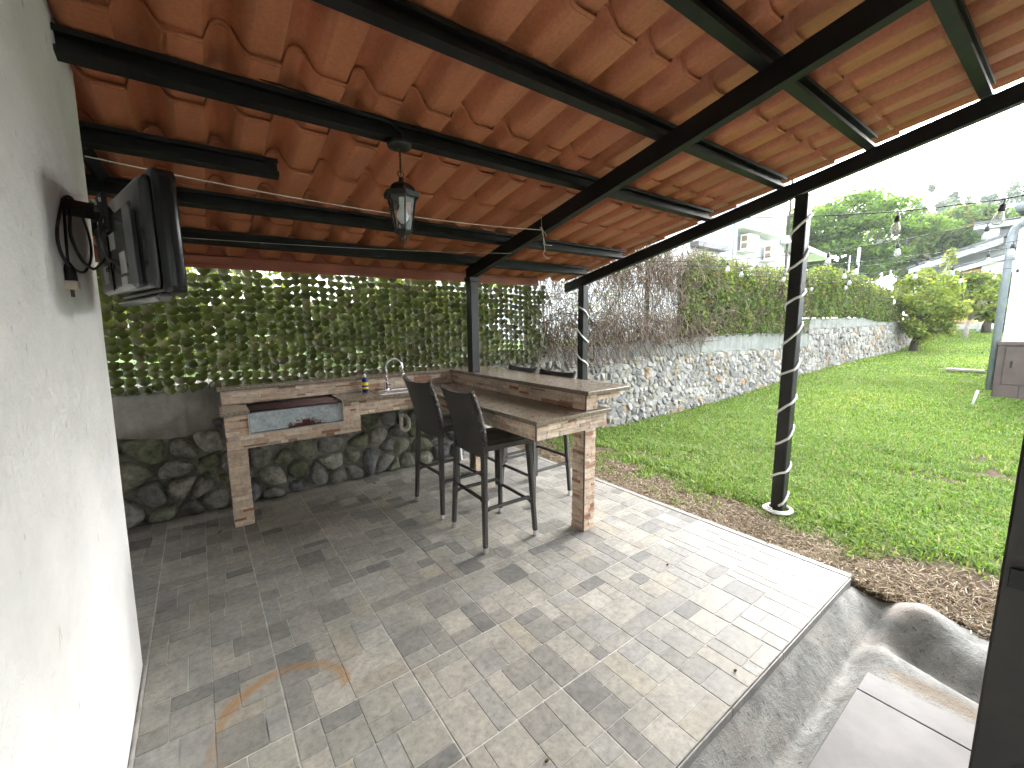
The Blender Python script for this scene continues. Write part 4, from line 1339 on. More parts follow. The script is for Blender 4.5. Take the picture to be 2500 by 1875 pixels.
# bracket
tvbox(-.055, .055, -.066, -.0526, .03, .15, .003, 'mount_plate', 'bracket_black', tv)
loc0 = Vector(tv.location)
def rel(p): return tuple(Vector(p) - loc0)
mb = MB()
mb.box(*rel((-.322, 1.935, 1.84)), *rel((-.308, 1.965, 2.025)), bev=.003)
wp = mb.build('wall_plate', 'bracket_black', tv)
mb = MB(); mb.tube([rel((-.315, 1.95, 1.93)), rel((-.235, 2.02, 1.935))], .026, 4, smooth=False)
mb.tube([rel((-.235, 2.02, 1.935)), rel((-.198, 1.985, 1.925))], .026, 4, smooth=False)
arm = mb.build('swing_arm', 'bracket_black', tv)
for p in ((-.315, 1.95, 1.965), (-.315, 1.95, 1.905), (-.235, 2.02, 1.965)):
    mb = MB(); mb.lathe([(0, .008), (.010, .008), (.011, 0), (0, 0)], 8, rel(p)); mb.build('bolt', 'aluminium', arm)
for s_, z_ in ((-.04, .125), (-.04, .06), (.035, .125), (.035, .06)):
    mb = MB()
    a = Vector(tvp(s_, -.066, z_)); b = Vector(tvp(s_, -.071, z_))
    mb.tube([a, b], .007, 8); mb.build('screw', 'aluminium', tv)
mb = MB()
cp = []
pts = [(-0.296, 2.089, 1.986), (-0.295, 2.01, 1.973), (-0.295, 1.939, 1.945), (-0.295, 1.845, 1.876), (-0.294, 1.786, 1.822), (-0.294, 1.787, 1.775), (-0.293, 1.846, 1.743), (-0.293, 1.954, 1.735), (-0.292, 2.077, 1.741), (-0.292, 2.208, 1.782), (-0.292, 2.276, 1.827), (-0.291, 2.277, 1.88), (-0.291, 2.223, 1.931), (-0.29, 2.158, 1.959), (-0.29, 2.065, 1.975), (-0.29, 2.0, 1.95), (-0.281, 1.92, 1.908), (-0.272, 1.817, 1.835), (-0.263, 1.783, 1.791), (-0.254, 1.802, 1.752), (-0.245, 1.843, 1.735), (-0.236, 1.874, 1.735), (-0.227, 2.028, 1.785), (-0.218, 2.162, 1.853), (-0.209, 2.188, 1.928), (-0.206, 1.952, 1.912), (-0.202, 1.836, 1.882), (-0.197, 1.711, 1.819), (-0.193, 1.697, 1.777), (-0.189, 1.725, 1.753), (-0.184, 1.835, 1.75), (-0.18, 1.988, 1.765)]
P = [Vector(p) for p in pts]
for i in range(len(P) - 1):      # Catmull-Rom
    p0, p1, p2, p3 = P[max(i - 1, 0)], P[i], P[i + 1], P[min(i + 2, len(P) - 1)]
    for k in range(6):
        t_ = k / 6
        cp.append(.5 * ((2 * p1) + (p2 - p0) * t_ + (2 * p0 - 5 * p1 + 4 * p2 - p3) * t_ ** 2 + (3 * p1 - p0 - 3 * p2 + p3) * t_ ** 3))
mb.tube([rel(p) for p in cp], .0042, 6); mb.build('power_cord', 'cord_black', tv)
mb = MB(); mb.tube([rel((-.290, 1.90, 1.92)), rel((-.297, 1.90, 1.80)), rel((-.297, 1.885, 1.745))], .0040, 6)
mb.tube([rel((-.297, 1.885, 1.75)), rel((-.297, 1.885, 1.73)), rel((-.297, 1.883, 1.695))], [.006, .015, .017], 8)
mb.build('hanging_cord', 'cord_black', tv)
mb = MB(); mb.box(*rel((-.315, 1.862, 1.668)), *rel((-.280, 1.906, 1.6945)), bev=.003)
pl = mb.build('plug', 'plug_beige', tv)
for dy in (.012, .03):
    mb = MB(); mb.box(*rel((-.30, 1.862 + dy, 1.646)), *rel((-.294, 1.867 + dy, 1.6678))); mb.build('prong', 'brown_wood', pl)

# ================================================================== LANTERN
ln = thing('hanging_lantern', 'black hexagonal hanging lantern with white bulb under the roof', 'lantern', (.90, 2.14, 0))
zp = rb(2.14) + .1135
mb = MB(); mb.lathe([(0, 0), (.03, 0), (.055, .004), (.062, .014), (.062, .026), (.05, .03), (0, .03)][::-1], 20, (0, 0, zp - .031)); mb.build('canopy', 'lantern_black', ln)
mb = MB()
z = zp - .03
while z > 2.315:
    ax = int((z * 1000) / 15) % 2
    pts = []
    for k in range(9):
        a = 2 * math.pi * k / 8
        pts.append((.005 * math.cos(a) if ax else 0, 0 if ax else .005 * math.cos(a), z - .009 + .0105 * math.sin(a)))
    mb.tube(pts, .0016, 4, caps=False)
    z -= .016
pts = [(.016 * math.cos(2 * math.pi * k / 16), 0, 2.298 + .016 * math.sin(2 * math.pi * k / 16)) for k in range(17)]
mb.tube(pts, .0022, 5, caps=False)
mb.tube([(0.004, 0, zp - .02), (.004, .003, 2.36), (0, 0, 2.27)], .0018, 5); mb.build('chain', 'lantern_black', ln)
def hexring(r, z, rot=R(20)): return [(r * math.cos(rot + R(60) * k), r * math.sin(rot + R(60) * k), z) for k in range(6)]
def hexloft(prof, name, mat, par, capb=True):
    vs = [p for r_, z in prof for p in hexring(r_, z)]; fs = []
    for i in range(len(prof) - 1):
        for j in range(6): fs.append((i * 6 + j, i * 6 + (j + 1) % 6, i * 6 + 6 + (j + 1) % 6, i * 6 + 6 + j))
    if capb: fs += [tuple(range(6))[::-1], tuple(range(len(vs) - 6, len(vs)))]
    mb = MB(); mb.add(vs, fs); return mb.build(name, mat, par)
hexloft([(.07, 2.188), (.092, 2.184), (.094, 2.207), (.072, 2.214), (.064, 2.235), (.042, 2.252), (.014, 2.262), (.012, 2.282), (.006, 2.284)], 'hood', 'lantern_black', ln)
hexloft([(.046, 2.028), (.048, 2.018), (.03, 2.004), (.012, 1.998), (.010, 1.985), (.013, 1.98), (.006, 1.972), (.003, 1.945), (.001, 1.94)][::-1], 'base_cup', 'lantern_black', ln)
T_, B_ = hexring(.071, 2.186), hexring(.046, 2.0285)
for k in range(6):
    mb = MB(); mb.tube([B_[k], T_[k]], .0042, 5, smooth=False); mb.build('corner_bar', 'lantern_black', ln)
    k2 = (k + 1) % 6
    f_ = lambda a, b, t_: tuple(a[i] + (b[i] - a[i]) * t_ for i in range(3))
    sh_ = lambda p: (p[0] * .965, p[1] * .965, p[2])
    mb = MB(); mb.add([sh_(B_[k]), sh_(B_[k2]), sh_(T_[k2]), sh_(T_[k])], [(0, 1, 2, 3)]); mb.build('pane', 'clear_glass', ln)
mb = MB(); mb.lathe([(0, 2.06), (.012, 2.063), (.026, 2.078), (.030, 2.095), (.027, 2.112), (.017, 2.135), (.013, 2.15)], 16); mb.build('bulb', 'lamp_white', ln)
mb = MB(); mb.lathe([(.014, 2.15), (.016, 2.152), (.016, 2.187)], 12); mb.build('socket', 'lamp_white', ln)
mb = MB(); mb.tube([(-.6, -.03, rb(2.11) + .205), (-.2, -.031, rb(2.11) + .185), (-.06, -.034, rb(2.1) + .17), (.0, -.036, rb(2.1) + .14), (.012, -.035, zp - .015)], .005, 6); mb.build('supply_cable', 'cord_black', ln)

# ================================================================== LINES AND ROPE LIGHTS
cl = thing('clothesline', 'white rope strung below the roof and tied to the rafter', 'rope')
A, B = Vector((-.29, 2.44, 2.225)), Vector((2.205, 2.565, 2.255))
pts = [A + (B - A) * t_ + Vector((0, 0, -.045 * 4 * t_ * (1 - t_))) for t_ in np.linspace(0, 1, 24)]
mb = MB(); mb.tube(pts, .0028, 5); mb.build('line', 'rope_white', cl)
mb = MB()
mb.tube([B + Vector((-.005, .01, .11)), B + Vector((-.01, 0, 0)), B + Vector((.0, -.03, -.115)), B + Vector((.07, -.03, -.112))], .0026, 5)
mb.tube([B, B + Vector((-.012, .02, .02)), B + Vector((-.014, -.01, .012)), B], .0032, 5)
mb.tube([B, B + Vector((-.01, -.02, -.05)), B + Vector((-.018, -.03, -.10)), B + Vector((-.006, -.035, -.15)), B + Vector((-.03, -.04, -.185)), B + Vector((-.02, -.06, -.215)), B + Vector((.02, -.06, -.22))], .0024, 5)
mb.tube([B, B + Vector((.012, -.02, -.03)), B + Vector((.016, -.03, -.055))], .0022, 5)
mb.build('knot_and_tail', 'rope_white', cl)
cl2 = thing('thin_wire', 'thin pale wire strung under the roof near the eave', 'wire')
A, B = Vector((-.3, 3.34, 2.085)), Vector((2.205, 2.965, 2.135))
mb = MB(); mb.tube([A + (B - A) * t_ + Vector((0, 0, -.02 * 4 * t_ * (1 - t_))) for t_ in np.linspace(0, 1, 16)], .0012, 4); mb.build('line', 'rope_white', cl2)
def rope_light(x, y, zs_list, label, flip=1, coil=False, w=.092):
    t = thing('rope_light', label, 'rope light', (x, y, 0), 0, 'rope lights wound round the posts')
    h = w / 2 + .009
    pts = []
    z0, z1, turns, ph = zs_list
    N = int(turns * 16)
    for k in range(N + 1):
        a = ph + flip * 2 * math.pi * turns * k / N
        c_, s_ = math.cos(a), math.sin(a)
        r_ = h / max(abs(c_), abs(s_))
        r_ = min(r_, h * 1.24)
        wob = .02 * math.sin(k * .55) + .012 * math.sin(k * .23)
        pts.append((c_ * r_, s_ * r_, z0 + (z1 - z0) * k / N + wob * .6))
    mb = MB(); mb.tube(pts, .0094, 7); mb.build('hose', 'hose_white', t)
    if coil:
        mb = MB(); pts = []
        for k in range(60):
            a = 2 * math.pi * k / 24
            r_ = .118 - .0006 * k
            pts.append((-.012 + r_ * math.cos(a), -.005 + (r_ - .006) * math.sin(a), lawn_z(x, y) + .016 + .0004 * k))
        mb.tube(pts, .0094, 7); mb.build('coil', 'hose_white', t)
    return t
rope_light(3.81, 1.39, (.02, 2.44, 8.6, R(200)), 'white rope light spiralling up the post nearest the lawn front', 1, True)
rope_light(3.81, 3.68, (.55, 1.86, 4.4, R(160)), 'white rope light wound round the rear post behind the bar', -1)

# ================================================================== LEAF SCREEN
ns = thing('leaf_screen', 'artificial ivy leaf screen hung behind the bar above the boulder wall', 'screen')
def net_leaf(seed):
    r = random.Random(seed)
    # cupped ivy-like leaf hanging from its top edge, local x width, z up, -y towards the viewer
    prof = [(0, .034), (.026, .030), (.039, .008), (.030, -.016), (.012, -.030), (0, -.038), (-.012, -.030), (-.030, -.016), (-.039, .008), (-.026, .030)]
    vs = []
    for (x, z) in prof:
        vs.append((x * r.uniform(.92, 1.08), -.010 - .35 * (x * x) / .04 - .10 * max(0, -z) + r.uniform(-.004, .004), z * r.uniform(.92, 1.08)))
    vs.append((0, .006, .004)); vs.append((0, .0, -.02))
    fs = []
    n = len(prof)
    for i in range(n):
        j = (i + 1) % n
        lowr = prof[i][1] < -.01 and prof[j][1] < -.01
        fs.append((i, j, 11) if lowr else (i, j, 10))
    fs += [(10, 3, 11), (10, 11, 7)]
    return vs, fs
NETC = [(.075, .09, .026), (.10, .115, .035), (.056, .068, .02), (.12, .118, .06), (.10, .088, .055)]
nlv = [net_leaf(k) for k in range(8)]
leaves = []
rnd = random.Random(3)
for ix in range(-9, 62):
    x = -.80 + ix * .0735
    for iz in range(16):
        z = 1.075 + iz * .0605
        t_ = (x - 2.6) / 1.0
        zz = z + (.010 * math.sin(x * 9))
        rag = x > 3.62 + .07 * math.sin(z * 11)
        if rag: continue
        if iz == 15 and rnd.random() < .25: continue
        leaves.append((x + rnd.uniform(-.007, .007), 4.215 + rnd.uniform(-.010, .010), zz + rnd.uniform(-.005, .005)))
vals = []
for (x, y, z) in leaves:
    vals.append((Vector((x, y, z)) - EYE).length)
order = sorted(range(len(leaves)), key=lambda i: vals[i] + (5 if leaves[i][0] < -.5 else 0))
rest = MB()
for rank, i in enumerate(order):
    x, y, z = leaves[i]
    vs, fs = nlv[rnd.randrange(8)]
    col = rnd.choices(NETC, [4, 3, 3, 1.4 + .8 * (x > 1), .8])[0]
    kf = rnd.uniform(.75, 1.3); col = tuple(c * kf for c in col)
    s_ = rnd.uniform(1.05, 1.2)
    Mx = Matrix.Translation((x, y, z)) @ Matrix.Rotation(rnd.gauss(0, .18), 4, 'Z') @ Matrix.Rotation(rnd.gauss(-.25, .15), 4, 'X') @ Matrix.Rotation(rnd.gauss(0, .10), 4, 'Y') @ Matrix.Diagonal((s_ * 1.08, s_, s_ * .94, 1))
    if rank < 300:
        mb = MB(); mb.add(vs, fs, col, True); o = mb.build('leaf', 'net_leaf', ns); o.matrix_local = Mx
    else:
        rest.add([Mx @ Vector(v) for v in vs], fs, col, True)
tag(rest.build('other_leaves', 'net_leaf', ns), kind='stuff')
mb = MB()
for ix in range(-9, 62):
    x = -.80 + ix * .0735
    if x < 3.6: mb.tube([(x + .036, 4.225, 1.04), (x + .036, 4.225, 2.03)], .0016, 3)
for iz in range(17):
    z = 1.05 + iz * .0605
    mb.tube([(-1.46, 4.226, z), (3.62, 4.226, z)], .0014, 3)
tag(mb.build('mesh_grid', 'net_wire', ns), kind='stuff')
# wire fence on top of the wall
fn = thing('wire_fence', 'dark wire mesh fence on the wall behind leaf screen and vines', 'fence')
for x, zb, zt in ((-1.0, 1.09, 2.4), (.86, 1.09, 2.5), (3.55, 1.17, 2.6), (6.1, 1.2, 2.7), (8.7, 1.26, 2.7), (11.2, 1.2, 2.7), (13.8, 1.58, 2.8), (16.6, 1.58, 2.8)):
    mb = MB(); mb.box(x - .03, 4.40, zb, x + .03, 4.46, zt, bev=.004); mb.build('post', 'fence_green', fn)
mb = MB()
for x in np.arange(-1.0, 8.7, .055): mb.tube([(x, 4.39, 1.10 + (.1 if x > 2.5 else 0)), (x, 4.39, 2.5)], .0016, 3, caps=False)
for z in np.arange(1.2, 2.55, .15): mb.tube([(-1.0, 4.392, z), (8.7, 4.392, z)], .0018, 3, caps=False)
tag(mb.build('wire_mesh', 'wire_dark', fn), kind='stuff')

# ================================================================== VEGETATION
G_MID = [(.088, .15, .040), (.13, .195, .055), (.062, .11, .028), (.185, .23, .075), (.235, .195, .08)]
G_LIME = [(.18, .235, .05), (.24, .285, .062), (.115, .175, .04), (.28, .285, .08), (.085, .125, .032)]
G_DEEP = [(.040, .095, .028), (.060, .135, .036), (.030, .07, .02), (.085, .16, .045), (.16, .12, .05)]
G_PALE = [(.17, .22, .19), (.22, .27, .24), (.13, .18, .15), (.25, .29, .27)]  # grey-green leaves, paled in the colour to stand in for haze
def twigs(pathlist, rad, name, parent, cols, mat='twig', n=3):
    mb = MB()
    for p in pathlist:
        k = len(p)
        r_ = rad * random.uniform(.6, 1.5)
        c = random.choice(cols); kf = random.uniform(.7, 1.25)
        mb.tube(p, [r_ * (1 - .6 * i / (k - 1)) for i in range(k)], n, tuple(v * kf for v in c), caps=False)
    return tag(mb.build(name, mat, parent), kind='stuff')
VINE = [(.22, .17, .13), (.16, .118, .092), (.30, .245, .19), (.11, .082, .065), (.20, .15, .115)]
dv = thing('dry_vine', 'tangle of dry brown vine stems hanging over the fence beside roof', 'vine')
P = []
rnd = random.Random(17)
for k in range(4600):
    x = rnd.uniform(3.55, 8.2)
    if x > 6.6 and rnd.random() < (x - 6.6) / 1.8: continue
    z = rnd.choice([rnd.uniform(1.15, 2.75), rnd.uniform(2.2, 2.8), rnd.uniform(1.1, 1.7)])
    if x < 4.4 and z > 1.9 and rnd.random() < .6: continue
    y = 4.36 + rnd.gauss(0, .07)
    p = [Vector((x, y, z))]
    d = Vector((rnd.uniform(-1, 1), rnd.uniform(-.35, .15), rnd.uniform(-1.6, .9))).normalized()
    L = rnd.uniform(.15, .8); n_ = 7
    for i in range(n_):
        d = (d + Vector((rnd.uniform(-.5, .5), rnd.uniform(-.3, .3), rnd.uniform(-.55, .40)))).normalized()
        q = p[-1] + d * L / n_
        q.y = min(max(q.y, 4.02), 4.62)
        q.z = min(max(q.z, .93 + .25 * (q.x > 6)), 2.88)
        p.append(q)
    P.append(p)
for k in range(260):        # stems drooping over the concrete
    x = rnd.uniform(3.6, 7.6); z = rnd.uniform(1.15, 1.7); y = 4.25
    p = [Vector((x, y, z))]
    d = Vector((rnd.uniform(-.6, .6), -.35, -.4)).normalized()
    for i in range(7):
        d = (d + Vector((rnd.uniform(-.45, .45), rnd.uniform(-.15, .2), rnd.uniform(-.45, .1)))).normalized()
        q = p[-1] + d * rnd.uniform(.03, .09); q.y = min(q.y, 4.235); q.z = max(q.z, .98)
        p.append(q)
    P.append(p)
twigs(P, .0056, 'stems', dv, VINE)
n = 5200
x = rng.uniform(3.6, 8.0, n); z = rng.uniform(1.1, 2.75, n)
k = rng.uniform(0, 1, n) < np.clip((fbm(x, z, 1.3, 77) - .36) * 4, 0.05, .9)
x = x[k]; z = z[k]; n = len(x)
tag(put('dead_leaves', leaf_cards(np.stack([x, 4.31 + rng.normal(0, .07, n), z], 1), rng.uniform(.02, .05, n), .45, pal(n, VINE, None, .2), 'leaf', 'dead_leaves', droop=.8), dv), kind='stuff')
n = 1500
x = rng.uniform(3.55, 8.0, n); z = rng.uniform(1.15, 2.75, n)
k = rng.uniform(0, 1, n) < (np.clip((fbm(x, z, 1.6, 71) - .46) * 6, 0.03, .8))
x = x[k]; z = z[k]; n = len(x)
tag(put('leaves', leaf_cards(np.stack([x, 4.27 + rng.normal(0, .06, n), z], 1), rng.uniform(.03, .07, n), .7, pal(n, G_MID + [(.45, .30, .04)], [.3, .25, .15, .15, .1, .05], .2), 'leaf', 'leaves', out=(0, -1.2, .4), droop=.4), dv), kind='stuff')
def hedge(name, label, x0, x1, zb, zt, n, size, palette, wts, dry, yfront=4.20):
    t = thing(name, label, 'hedge')
    x = rng.uniform(x0, x1, n); u = rng.uniform(0, 1, n)
    top = np.array([zt(v) for v in x]) + .22 * (fbm(x, x * 0, 2.1, 61) - .47) + .16 * (fbm(x, x * 0 + 3, 7, 62) - .47); bot = np.array([zb(v) for v in x])
    z = bot - .10 * rng.uniform(0, 1, n) ** 3 + (top - bot) * u ** .8
    bul = .12 * (fbm(x, z, 2.4, 63) - .47) * 2
    y = yfront - bul + np.abs(rng.normal(0, .11, n)) + .35 * np.clip((z - top + .25) / .25, 0, 1) * rng.uniform(0, 1, n)
    dens = fbm(x, z, 1.9, 64)
    k = rng.uniform(0, 1, n) < np.clip((dens - .30) * 5.5, .18, 1)
    x, y, z, top, bot = x[k], y[k], z[k], top[k], bot[k]; n = len(x)
    c = pal(n, palette, wts, .2)
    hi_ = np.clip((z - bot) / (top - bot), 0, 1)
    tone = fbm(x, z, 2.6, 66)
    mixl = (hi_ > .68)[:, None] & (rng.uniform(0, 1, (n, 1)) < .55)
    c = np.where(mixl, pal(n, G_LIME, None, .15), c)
    o = np.stack([np.zeros(n), np.full(n, -.9), np.full(n, .55)], 1)
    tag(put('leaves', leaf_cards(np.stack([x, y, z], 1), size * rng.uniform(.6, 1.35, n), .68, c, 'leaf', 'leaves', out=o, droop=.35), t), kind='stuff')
    P = []
    for q in range(dry):
        px = random.uniform(x0, x1); pz = random.uniform(zb(px), zt(px))
        p = [Vector((px, yfront + random.uniform(.0, .25), pz))]
        d = Vector((random.uniform(-1, 1), random.uniform(-.2, .2), random.uniform(-1.3, 1))).normalized()
        for i in range(6):
            d = (d + Vector((random.uniform(-.4, .4), random.uniform(-.25, .25), random.uniform(-.5, .4)))).normalized()
            nq = p[-1] + d * random.uniform(.04, .12); nq.y = min(max(nq.y, yfront - .1), 4.65); nq.z = max(nq.z, zb(px) - .06); nq.z = min(nq.z, zt(px) + .05)
            p.append(nq)
        P.append(p)
    twigs(P, .0045, 'stems', t, VINE)
    # dark sheet added inside so that little light comes through
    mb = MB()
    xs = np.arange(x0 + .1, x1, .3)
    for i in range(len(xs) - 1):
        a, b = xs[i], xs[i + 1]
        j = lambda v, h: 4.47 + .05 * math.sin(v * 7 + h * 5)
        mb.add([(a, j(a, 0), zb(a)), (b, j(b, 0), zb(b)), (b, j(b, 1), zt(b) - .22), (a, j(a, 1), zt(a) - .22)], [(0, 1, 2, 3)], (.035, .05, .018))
    tag(mb.build('inner_dark_sheet', 'leaf', t), kind='stuff')
    return t
hedge('vine_hedge', 'green leafy vine hedge on the fence above the lower wall section', 6.9, 12.5, lambda x: ct(x) + .02, lambda x: float(np.interp(x, [6.9, 7.6, 9, 12.5], [2.55, 2.80, 2.72, 2.70])), 14500, .062, G_MID, [.26, .25, .2, .13, .16], 1500)
hedge('vine_hedge', 'green vine hedge on the higher far section of the stone wall', 12.5, 21.5, lambda x: ct(x) + .02, lambda x: float(np.interp(x, [12.5, 14, 17, 21.5], [2.80, 3.0, 2.9, 2.55])), 17500, .075, G_MID, [.30, .28, .2, .1, .12], 800)

def tree(name, label, base, height, crown_c, crown_r, nleaf, lsize, palette, wts, tr, mat='leaf', limbs=9, clumps=26, bark=(.22, .19, .16), cat='tree', layered=False, clump_r=.32, flat=.6, group=None):
    t = thing(name, label, cat, (0, 0, 0), 0, group)
    r = random.Random(hash(label) % 1000 if False else len(label) * 7 + int(base[0] * 3))
    base = Vector(base); cc = Vector(crown_c); cr = Vector(crown_r)
    fork = base.lerp(Vector((cc.x, cc.y, cc.z)), .45)
    mb = MB()
    p = [base, base.lerp(fork, .5) + Vector((r.uniform(-.1, .1), r.uniform(-.1, .1), 0)) * tr * 6, fork]
    mb.tube([base - Vector((0, 0, .1))] + p[1:], [tr * 1.3, tr, tr * .8], 8, bark)
    tips = []
    for k in range(clumps):
        # points in the crown, denser near the shell
        while True:
            v = Vector((r.uniform(-1, 1), r.uniform(-1, 1), r.uniform(-1, 1)))
            if .15 < v.length < 1: break
        v = v * (.78 / max(v.length, .5)) if v.length > .78 else v
        tips.append(cc + Vector((v.x * cr.x, v.y * cr.y, v.z * cr.z)))
    for k, tp in enumerate(tips[:limbs * 2]):
        m1 = fork.lerp(tp, .5) + Vector((r.uniform(-.15, .15) * cr.x, r.uniform(-.15, .15) * cr.y, r.uniform(-.05, .2) * cr.z))
        mb.tube([fork, m1, tp], [tr * .5, tr * .28, tr * .08], 5, bark)
    mb.build('trunk', 'bark', t)
    per = nleaf // clumps
    Ps = []; Cs = []
    for tp in tips:
        q = rng.normal(size=(per, 3)); q = unit(q) * rng.uniform(0, 1, (per, 1)) ** .45
        k = clump_r * r.uniform(.7, 1.3)
        zk = .42 if layered else .8
        pts = np.array(tp) + q * np.array([cr.x * k, cr.y * k, cr.z * k * zk])
        c = pal(per, palette, wts, .14) * r.uniform(.75, 1.2)
        Ps.append(pts); Cs.append(c)
    Ps = np.concatenate(Ps); Cs = np.concatenate(Cs)
    n = len(Ps)
    tag(put('crown', leaf_cards(Ps, lsize * rng.uniform(.6, 1.4, n), .6, Cs, mat, 'crown', droop=.25, flat=flat), t), kind='stuff')
    return t
tree('citrus_tree', 'small yellow-green tree with dark trunk beside the stone wall', (21.9, 3.85, .27), 4, (22.0, 3.65, 2.0), (1.55, 1.15, 1.5), 6500, .13, G_LIME, [.3, .25, .25, .1, .1], .12, bark=(.09, .075, .06), clump_r=.25, clumps=46)
tree('citrus_tree', 'small yellow-green tree with pale forked trunk at the lawn end', (26.2, 3.05, .72), 3, (26.4, 2.95, 2.4), (1.3, 1.25, 1.1), 4300, .14, G_LIME, [.22, .2, .3, .08, .2], .075, bark=(.40, .36, .32), clump_r=.25, clumps=44)
tree('spindly_tree', 'tall thin tree with yellow leaves rising behind the garden trees', (27.6, 4.4, .8), 5, (27.4, 4.3, 3.6), (.8, .8, 1.6), 1500, .15, G_LIME, [.3, .3, .1, .2, .1], .06, bark=(.50, .45, .38), clump_r=.3, clumps=14)
tree('garden_tree', 'dark bushy tree at the lawn end, left of the pale trunk', (30.2, 4.1, .83), 3, (30.2, 4.2, 2.6), (1.5, 1.2, 1.2), 4000, .18, G_DEEP, None, .16, bark=(.10, .085, .07))
tree('garden_tree', 'dark bushy tree at the lawn end, right of the pale trunk', (30.4, 2.85, .83), 3, (30.4, 2.7, 2.5), (1.4, 1.0, 1.2), 4000, .18, G_MID, None, .15, bark=(.10, .085, .07))
tree('garden_tree', 'dark tree at the lawn end nearest the white building', (31.0, 2.25, .83), 3, (31, 2.0, 2.6), (1.4, .9, 1.3), 3500, .18, G_DEEP, None, .15, bark=(.10, .085, .07))
tree('shade_tree', 'large bright green spreading tree behind the white house', (44, 12.5, .5), 12, (44, 12.6, 7.9), (6.5, 6.0, 4.2), 26000, .34, [(.13, .22, .05), (.18, .28, .06), (.085, .15, .04), (.06, .11, .035)], [.35, .3, .2, .15], .35, 'far_leaf', 12, 60, (.16, .15, .14), layered=True, clump_r=.26, flat=1.2)
tree('shade_tree', 'bright green spreading tree partly hidden behind the white house', (40, 18, .5), 11, (40, 18, 7.0), (6, 5, 3.8), 14000, .36, [(.13, .22, .05), (.17, .27, .06), (.085, .15, .04)], None, .35, 'far_leaf', 10, 36, (.16, .15, .14), layered=True, clump_r=.28, flat=1.2)
tree('mango_tree', 'dense dark green tree with reddish new leaves above grey roofs', (55, 7.8, .5), 12, (55, 7.8, 7.6), (5, 4.3, 4.0), 22000, .40, [(.10, .17, .06), (.14, .215, .075), (.065, .12, .042), (.34, .25, .11), (.18, .25, .08)], [.33, .28, .2, .06, .13], .4, 'far_leaf', 10, 56, (.15, .13, .12), clump_r=.27)
tree('mango_tree', 'rounded dark green tree at far right behind the grey roof house', (58, 3.6, .5), 11, (58, 3.8, 7.2), (5, 3.6, 3.6), 12000, .42, [(.10, .175, .06), (.15, .23, .08), (.07, .125, .04), (.24, .29, .09)], None, .4, 'far_leaf', 8, 36, (.15, .13, .12), clump_r=.3)
tree('mango_tree', 'mid green tree filling the gap between two large trees', (62, 11.5, .5), 11, (62, 11.4, 7.6), (5, 3.2, 4), 9000, .45, G_MID, None, .4, 'far_leaf', 8, 30, (.15, .13, .12), clump_r=.33)
EG = 'distant pale eucalyptus trees on the skyline'
for i, (az, d, te, rx, lb) in enumerate(((80.0, 95, .222, 2.6, 'tall pale eucalyptus on the skyline above the bright and dark trees'), (81.6, 100, .208, 2.6, 'pale eucalyptus on the skyline, second of the middle pair'), (76.6, 92, .212, 3.0, 'pale feathery eucalyptus behind the bright spreading tree'), (83.2, 100, .200, 2.4, 'pale eucalyptus left of the tallest one near white building'), (84.6, 98, .212, 2.6, 'tallest pale eucalyptus close to the white building roof'), (86.4, 96, .20, 2.6, 'pale eucalyptus half hidden by the white building'))):
    x = d * math.sin(R(az)); y = d * math.cos(R(az)); zt = 1.55 + te * d
    tree('eucalyptus', lb, (x, y, 0), zt, (x, y, zt - 5), (rx, rx, 5.0), 3600, .42, G_PALE, None, .3, 'far_leaf', 8, 26, (.30, .28, .26), clump_r=.24, flat=0, group=EG)
# shrubs behind the leaf screen and fence
SGp = 'shrubs growing behind the leaf screen'
for i, (x, y, rx, rz, pl_, lb) in enumerate(((-.9, 5.8, 1.0, .8, G_LIME, 'bright green shrub behind the left end of leaf screen'), (.35, 6.1, .9, .75, G_LIME, 'bright green shrub behind leaf screen above the grill'), (1.7, 5.9, .95, .8, G_MID, 'green shrub behind leaf screen above the sink'), (3.0, 5.4, .85, .8, G_MID, 'green shrub behind leaf screen at its right end'), (2.3, 5.2, .7, .75, G_LIME, 'bright green shrub behind leaf screen near the steel post'), (-2.6, 6.2, 1.2, 1.2, G_MID, 'tall green shrub behind the white house wall corner'))):
    tree('shrub', lb, (x, y, 1.05), 2, (x, y, 1.05 + rz * .75), (rx, .6, rz), 2600, .10, pl_, None, .03, 'leaf', 8, 22, (.2, .17, .13), 'shrub', clump_r=.4, group=SGp)

